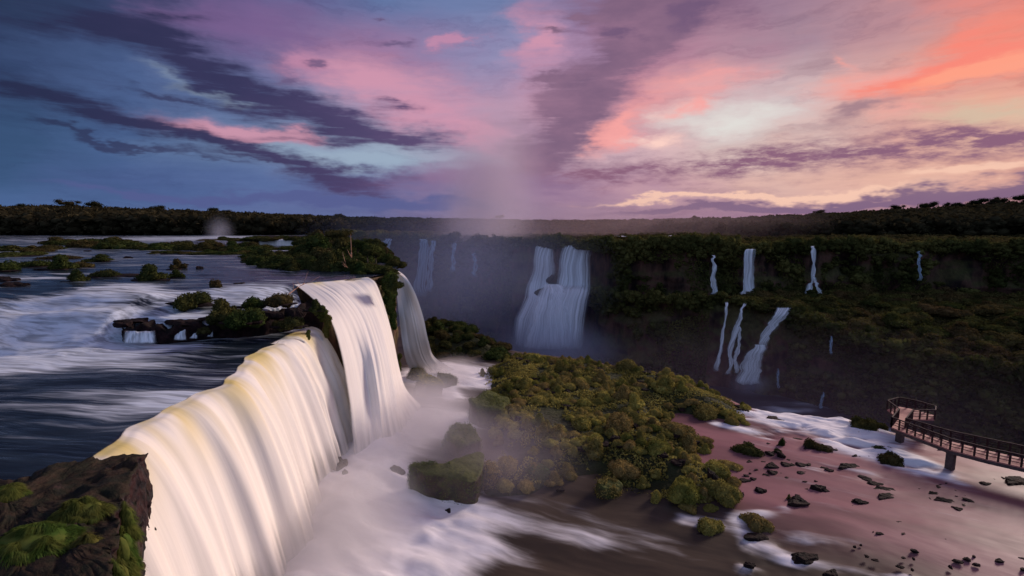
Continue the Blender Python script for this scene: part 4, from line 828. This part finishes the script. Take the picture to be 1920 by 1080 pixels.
for k, (px, py, z, wx, wz, L, lab, hg) in enumerate([(155,955,12.5,1.0,.42,.45,'round grass clump in the middle of the foreground ledge',.3),(60,1010,12.5,1.5,.5,.55,'widest bright green grass clump at the front of the ledge',.3),(165,1020,12.3,.6,.35,.45,'grass clump spilling down to the right of the widest one',.6),(8,925,12.6,.65,.4,.5,'grass clump cut by the left edge of the view',.3),
   (120,1035,12.0,.7,.3,.45,'drooping grass fringe under the widest clump',.9),(10,1035,12.1,.8,.35,.45,'drooping grass fringe at the front left of the ledge',.9)]):
    tuft(W(px, py, z), wx, wx*.7, wz, 9500, L*.75, lab, k+1, hg)
for k, (px, py, h, wx, wz, lab) in enumerate([(228,945,.5,.38,.8,'mossy grass hanging down the right face of the ledge, uppermost'),(222,972,1.1,.45,.9,'mossy grass on the right face of the ledge below the uppermost tuft'),(216,1000,.6,.40,.9,'mossy grass on the right face of the ledge, middle'),(212,1030,1.0,.42,.9,'mossy grass on the right face of the ledge below the middle tuft'),(206,1060,.6,.45,.8,'mossy grass on the right face of the ledge, lowest')]):
    tuft(W(px, py, 12.2)+np.array([.25, -.15, -h]), wx, wx*.8, wz, 5000, .28, lab, k+30, 1.2)

# ------------------------------------------------------------------ driftwood
def log(pts, r, label, br=0):
    P0 = np.array(pts[0]); pp = cr(np.array(pts)-P0, 9); parts = [tube(pp, np.linspace(r, r*.45, 9)*(1+.15*np.sin(np.arange(9))))]
    for q in range(br):
        t = rng.integers(2, 8); a = rng.normal(size=3)*.9; a[2] = abs(a[2]); parts.append(tube([pp[t], pp[t]+a*.6, pp[t]+a*1.1+[0, 0, .2]], [r*.45, r*.3, r*.1], 5))
    o = mesh('driftwood', *merge(parts), M['driftwood']); o.location = P0; tag(o, label, 'driftwood', 'bleached driftwood on the islet')
log([W(624,500,16), W(624,500,16)+[-.1,0,1.2], W(626,500,16)+[.3,0,2], W(623,500,16)+[0,0,2.6]], .22, 'bleached upright driftwood stump at the left of the islet shore', 2)
log([W(658,508,16), W(658,508,16)+[.1,0,1.3], W(659,508,16)+[.1,0,3.0]], .2, 'bleached upright driftwood snag, taller one', 2)
log([W(664,508,16)+[0,0,.4], W(690,506,16)+[0,0,.6]], .2, 'bleached driftwood log lying on the islet shore', 3)
log([W(636,506,16)+[0,0,.2], W(655,510,16)+[0,0,.6]], .15, 'tangled reddish driftwood between the two snags', 7)
log([W(540,556,15.4)+[0,0,.2], W(556,552,15.4)+[0,0,.7], W(572,548,15.4)+[0,0,1.1]], .06, 'thin bare branch caught at the terrace beside the fall', 5)

# small inner trickles over the shelf
for k, (px, py, wp_, hp, lab) in enumerate([(262,632,60,20,'wide trickle at the left end of the wet shelf'),(338,626,22,20,'forked trickle in the middle of the wet shelf'),(362,626,16,14,'thin trickle right of the forked one'),(392,622,16,16,'trickle beside the small mossy knob'),(424,614,8,14,'single thread of water under the largest bush')]):
    t0, t1 = W(px, py+hp/2, 12.1), None; y = t0[1]-1.5
    loft('waterfall', [[D(px+a*wp_, py-hp/2-2, y+1.2), D(px+a*wp_, py-hp/2, y+.3), D(px+a*wp_*1.05, py, y), D(px+a*wp_*1.15, py+hp/2+2, y-.3)] for a in (-.5, -.2, .2, .5)], M['fall_gorge'], lab, 30, 30, .12, 2., 60+k, 'trickles over the wet shelf')
loft('waterfall', [[D(px, 447.5, 171), D(px, 449, 168), D(px, 456, 167.5), D(px+1, 466, 167)] for px in (484, 510, 535, 560)], M['fall_far'], 'distant broad white fall beyond the left islets', 60, 30, .3, .6, 80)
c = [D(px, 450, y)[:2] for px, y in [(470, 170), (565, 170), (640, 190), (600, 215), (480, 215)]]
mesa('rock_terrace', c, 17.7, 14, M['dark_rock'], .4, .3, 44, 80, label='low distant rock terrace that the far white fall drops from', cat='rock terrace')

# ------------------------------------------------------------------ walkway
DZ = 2.2
wk = empty('walkway', W(1785, 880, 0)); tag(wk, 'raised concrete walkway with railings ending in an angular viewing platform over the rim', 'walkway')
off0 = np.array(wk.location)
deckpx = [(1663,768),(1684,762),(1716,768),(1753,779),(1752,787),(1710,786),(1697,803),(1781,828),(1850,843),(1960,867),(2200,905),(2200,940),(1960,886),(1850,861),(1781,843),(1671,801),(1684,784)]
dp = np.array([W(x, y, DZ) for x, y in deckpx])-off0
import bmesh
def prism(name, P, h, mat, parent):
    bm = bmesh.new(); t = [bm.verts.new(p) for p in P]; q = [bm.verts.new(np.array(p)-[0, 0, h]) for p in P]; n = len(P)
    bm.faces.new(t); bm.faces.new(q[::-1])
    for i in range(n): bm.faces.new([t[i], q[i], q[(i+1) % n], t[(i+1) % n]])
    bmesh.ops.triangulate(bm, faces=bm.faces[:]); bmesh.ops.recalc_face_normals(bm, faces=bm.faces[:]); me = bpy.data.meshes.new(name); bm.to_mesh(me); bm.free(); me.materials.append(mat)
    o = bpy.data.objects.new(name, me); COL.objects.link(o); o.parent = parent; return o
prism('deck', dp, .12, M['deck'], wk)
prism('deck_slab', dp*[1, 1, 1]-[0, 0, .125], .3, M['concrete'], wk)
def railing(P, name='railing'):
    parts = []; posts = []
    for a, c in zip(P[:-1], P[1:]):
        for h in (.35, .62, .88): parts.append(tube([a+[0, 0, h], c+[0, 0, h]], .035, 5))
        parts.append(tube([a+[0, 0, 1.1], c+[0, 0, 1.1]], .07, 6))
        L = np.linalg.norm(c-a); n = max(1, int(round(L/.8)))
        posts += [a+(c-a)*k/n for k in range(n)]
    posts.append(P[-1]); r = mesh(name, *merge(parts), M['rail'], wk, smooth=False)
    for p in posts[:99]: mesh('post', *box(p+np.array([0, 0, .55]), (.12, .12, 1.1)), M['rail'], r, smooth=False)
railing(dp[[15, 16, 0, 1, 2, 3, 4, 5, 6, 7, 8, 9, 10]]*[1, 1, 1]); railing(dp[[15, 14, 13, 12, 11]])
for (px, py) in [(1785,846),(1985,890),(2140,918),(1690,800),(1738,790)]:
    P = W(px, py-6, DZ)-off0; b0 = box((P[0], P[1], DZ/2-.2-.6), (.6, .6, DZ+1.0), .4)
    mesh('pier', *b0, M['concrete'], wk, smooth=False)
for k in (8, 12):
    a, c = dp[7 if k == 8 else 14], dp[9 if k == 8 else 12]

# ------------------------------------------------------------------ forest
FV = [blob_leaves([(0, 0, .62, .42, .42, .32)]+[(.32*math.cos(a), .32*math.sin(a), .5+.25*math.sin(a*3+k), .24, .24, .2) for a in (0, 1.3, 2.5, 3.8, 5)], 190, .17, .8, 1., .35, 1, 400+k, flat=-.9) for k in range(6)]
FV = [merge([v, tube([(0, 0, -.1), (0, 0, .5)], .03, 4)]) for v in FV]
def place(V, P, s, rz): ca, sa = math.cos(rz), math.sin(rz); V = V*np.array(s); return np.stack([V[:, 0]*ca-V[:, 1]*sa, V[:, 0]*sa+V[:, 1]*ca, V[:, 2]], -1)+P
def forest(name, label, px0, px1, t0, t1, n, hs, seed, mat='forest', wide=1.15):
    parts = []
    for i in range(n):
        px = rng.uniform(px0, px1); t = rng.uniform(t0**.8, t1**.8)**1.25; k = int(np.argmin(np.abs(WPX-px))); x, y, z = ground_at(k, t); x = (px-960)/F*y
        h = (TREEH[k] if hs is None else hs)*rng.uniform(.7, 1.15); v, f = FV[i % 6]; h *= .9; wd = h*wide*rng.uniform(.8, 1.3)
        parts.append((place(v, np.array([x, y, z-.3]), (wd, wd, h), rng.uniform(0, 6.28)), f))
    V, Fs = merge(parts); return tag(mesh(name, V, Fs, M[mat]), label, 'forest', kind='stuff')
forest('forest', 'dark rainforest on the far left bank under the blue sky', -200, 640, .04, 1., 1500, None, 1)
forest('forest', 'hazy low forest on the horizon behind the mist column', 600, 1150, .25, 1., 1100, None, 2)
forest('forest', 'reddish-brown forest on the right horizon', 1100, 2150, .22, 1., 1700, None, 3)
forest('scrub', 'low scrub along the top of the gorge cliff', 640, 2150, .004, .22, 1500, 3.6, 4, 'gorge_leaf', 1.3)
SKYT = 0
for px, hx in [(44,1.0),(140,1.15),(192,1.1),(300,1.1),(360,.95),(405,1.1),(432,1.),(640,1.1),(938,1.5),(1185,1.05),(1300,1.1),(1530,1.15),(1675,1.15),(1735,1.2),(1780,1.1),(1820,1.2),(1855,1.25),(1905,1.3)]:
    k = int(np.argmin(np.abs(WPX-px))); x, y, z = ground_at(k, .86); x = (px-960)/F*y; h = TREEH[k]*hx*1.02
    side = 'far left' if px < 250 else 'left' if px < 700 else 'middle' if px < 1250 else 'right' if px < 1700 else 'far right'
    tree(np.array([x, y, z]), h, h*.5, 'tall emergent tree breaking the skyline at the '+side, 'emergent trees on the skyline, '+side, px, .45, 'forest')
# wooded slope on the right: trees as objects
CR = [mesh('tree_crown', *blob_leaves(lumps(6+k % 3, 600+k, .8), 1500, .17, .82, .9, .3, 2, k+600), M['gorge_leaf'], link=False).data for k in range(6)]
for i in range(290):
    u = rng.uniform(.33, .97); v = rng.uniform(.0, .95); a = HILL[min(39, int(v*39)), int(u*259)]
    r = rng.uniform(2.6, 5.4)*(1-.15*(v < .1)); lab = 'by the brink of the lower cliff' if v < .25 else 'halfway up the slope' if v < .65 else 'under the upper cliff'
    sz = 'broad ' if r > 4.4 else 'small ' if r < 3.3 else ''
    put(CR, 'slope_tree', a+np.array([0, 0, r*.2]), (r, r, r*rng.uniform(.6, .85)), sz+'dark tree crown on the wooded right slope, '+lab, 'tree', sz+'dark trees on the wooded right slope, '+lab)
q = HILL.reshape(-1, 3); iu, iv = rng.integers(60, 258, 70000), rng.integers(0, 39, 70000); fu = rng.uniform(0, 1, (70000, 1)); P = HILL[iv, iu]*(1-fu)+HILL[np.minimum(iv+1, 39), iu+1]*fu; P = P+V3(rng.normal(0, .8, 70000), rng.normal(0, .8, 70000), rng.uniform(.2, 1.1, 70000))
tag(mesh('undergrowth', *leaves(P, np.tile([0, -.3, 1.], (70000, 1)), 1.0, .8), M['gorge_leaf']), 'dense low undergrowth between the trees of the wooded right slope', 'undergrowth', kind='stuff')
# leaves clinging to the cliffs
def cling(Xa, Ya, Za, nx, ny, n, size, u0, u1, thr, seed, holes):
    r = np.random.default_rng(seed); i = r.integers(int(u0*Xa.shape[0]), int(u1*Xa.shape[0])-1, n); j = r.integers(0, Xa.shape[1]-1, n); f1, f2 = r.uniform(0, 1, n), r.uniform(0, 1, n)
    g = lambda A: A[i, j]*(1-f1)*(1-f2)+A[i+1, j]*f1*(1-f2)+A[i, j+1]*(1-f1)*f2+A[i+1, j+1]*f1*f2
    P = V3(g(Xa), g(Ya), g(Za)); ok = fbm(P*[.06, .06, .10], 3, seed) > thr+.0; ok &= ~np.any([(a_ < 960+P[:, 0]/P[:, 1]*F) & (960+P[:, 0]/P[:, 1]*F < b_) for a_, b_ in holes], axis=0); P = P[ok]; N = V3(nx[i][ok], ny[i][ok], .6); N /= np.linalg.norm(N, axis=1)[:, None]
    P = P+N*r.uniform(0, 1.2, len(P))[:, None]; return leaves(P, N, size, .6)
kk = np.where((WPX > 640) & (WPX < 2150))[0]; u0, u1 = kk[0]/420, kk[-1]/420
V1 = cling(XW, YW, Zw, NX, NY, 90000, 1.0, u0, u1, .04, 5, [(960, 1118), (1330, 1346), (1384, 1430), (1510, 1542)])
tb_off = off
V = np.linspace(0, 1, 50)[None]; off = (5*fbm(V3(tb[:, :1]*.05, V*2, 0), 4, 50)+2.5*fbm(V3(tb[:, :1]*.2, V*6, 0), 4, 51)+5*V-3.4*np.abs(fbm(V3(tb[:, :1]*.16, V*1.2, 0), 3, 55)))*sst(0, .15, V)
V2 = cling(tb[:, :1]+BX[:, None]*off, tb[:, 1:2]+BY[:, None]*off, tb[:, 2:3]+(-43-tb[:, 2:3])*V, BX, BY, 60000, .8, 0, .95, .0, 6, [(1336, 1400), (1372, 1492)])
def clumps(Xa, Ya, Za, nx, ny, n, u0, u1, seed, holes, pw=1.8):
    r = np.random.default_rng(seed); out = []
    for q in range(n):
        i = r.integers(int(u0*Xa.shape[0]), int(u1*Xa.shape[0])-1); j = int((Xa.shape[1]-2)*r.uniform(0, 1)**pw); p = np.array([Xa[i, j], Ya[i, j], Za[i, j]])
        if fbm(p*[.05, .05, .09], 3, seed) < -.12 and j > 3: continue
        px_ = 960+p[0]/p[1]*F
        if j > 0 and any(a_ < px_ < b_ for a_, b_ in holes): continue
        v, f = FV[q % 6]; sz = r.uniform(2.2, 5.5); out.append((place(v, p+np.array([nx[i], ny[i], 0])*.8-[0, 0, sz*.55], (sz*1.3, sz*1.3, sz*r.uniform(.8, 1.7)), r.uniform(0, 6)), f))
    return merge(out)
V3_ = clumps(XW, YW, Zw, NX, NY, 1100, u0, u1, 15, [(960, 1118), (1328, 1348), (1380, 1434), (1508, 1544), (780, 822)], 4.5)
TX_, TY_, TZ_ = tb[:, :1]+BX[:, None]*off, tb[:, 1:2]+BY[:, None]*off, tb[:, 2:3]+(-43-tb[:, 2:3])*V
V4_ = clumps(TX_, TY_, TZ_, BX, BY, 760, 0, .97, 16, [(1334, 1404), (1368, 1496)])
tag(mesh('cliff_vegetation', *merge([V1, V2, V3_, V4_]), M['gorge_leaf']), 'vines and shrubs clinging to the gorge cliffs', 'vegetation', kind='stuff')

# ------------------------------------------------------------------ mist
mist('spray_column', D(915, 380, 262), (34, 30, 72), .052, (.98, .84, .92), .5, 1.4, 1.2, 'tall pink spray column rising from the head of the gorge', rot=R(10))
mist('gorge_mist', D(840, 540, 205), (78, 45, 50), .010, (.55, .62, .95), .3, 1.8, 1., 'blue-violet mist filling the back of the gorge')
mist('fall_foot_mist', D(1035, 655, 210), (38, 34, 17), .040, (.72, .82, 1.), .3, 2., 1.2, 'pale mist at the foot of the double fall')
mist('lower_gorge_haze', D(1420, 760, 150), (130, 80, 30), .0013, (.80, .60, .85), .2, 2., .8, 'faint purple haze in the gorge below the right cliffs')
mist('rim_haze', D(1150, 425, 330), (170, 60, 26), .006, (.98, .72, .72), .2, 2., 1., 'thin reddish haze over the far plateau')
mist('small_spray_column', D(412, 435, 240), (9, 8, 11), .05, (.85, .86, .98), .2, 2, 1.6, 'small white spray column over the far left rim')
mist('right_fall_mist', D(1408, 722, 188), (12, 7, 7), .07, (.8, .85, 1.), .3, 2., 1.3, 'spray where the stepped cascade lands')
mist('right_fall_mist', D(1404, 556, 212), (6, 4, 3), .08, (.8, .85, 1.), .3, 2., 1.3, 'spray where the single fall lands on the ledge')
mist('basin_mist', W(790, 800, 1.), (10, 15, 6.8), .30, (.95, .90, .94), .4, 2., 1.3, 'dense spray boiling at the foot of the tall white fall')
mist('basin_mist', W(640, 985, .5), (8, 14, 5.), .32, (.97, .93, .93), .35, 2.2, 1.3, 'white spray at the foot of the nearest broad fall')
mist('island_mist', W(935, 850, 1.5), (11, 12, 4.2), .075, (.88, .78, .88), .4, 1.6, 1.2, 'thin mauve mist drifting over the left part of the island')
mist('arch_fall_mist', W(850, 700, 1.), (7, 9, 3.), .15, (.97, .93, .95), .4, 2., 1.3, 'spray at the foot of the arching fall')

# ------------------------------------------------------------------ render settings
SC.view_settings.view_transform = 'Standard'; SC.view_settings.look = 'None'; SC.view_settings.exposure = 0; SC.view_settings.gamma = 1
c = SC.cycles; c.max_bounces = 5; c.diffuse_bounces = 2; c.glossy_bounces = 2; c.transmission_bounces = 2; c.volume_bounces = 1; c.transparent_max_bounces = 16
c.use_adaptive_sampling = True; c.adaptive_threshold = .02; c.use_denoising = True; c.volume_max_steps = 128; c.sample_clamp_indirect = 4
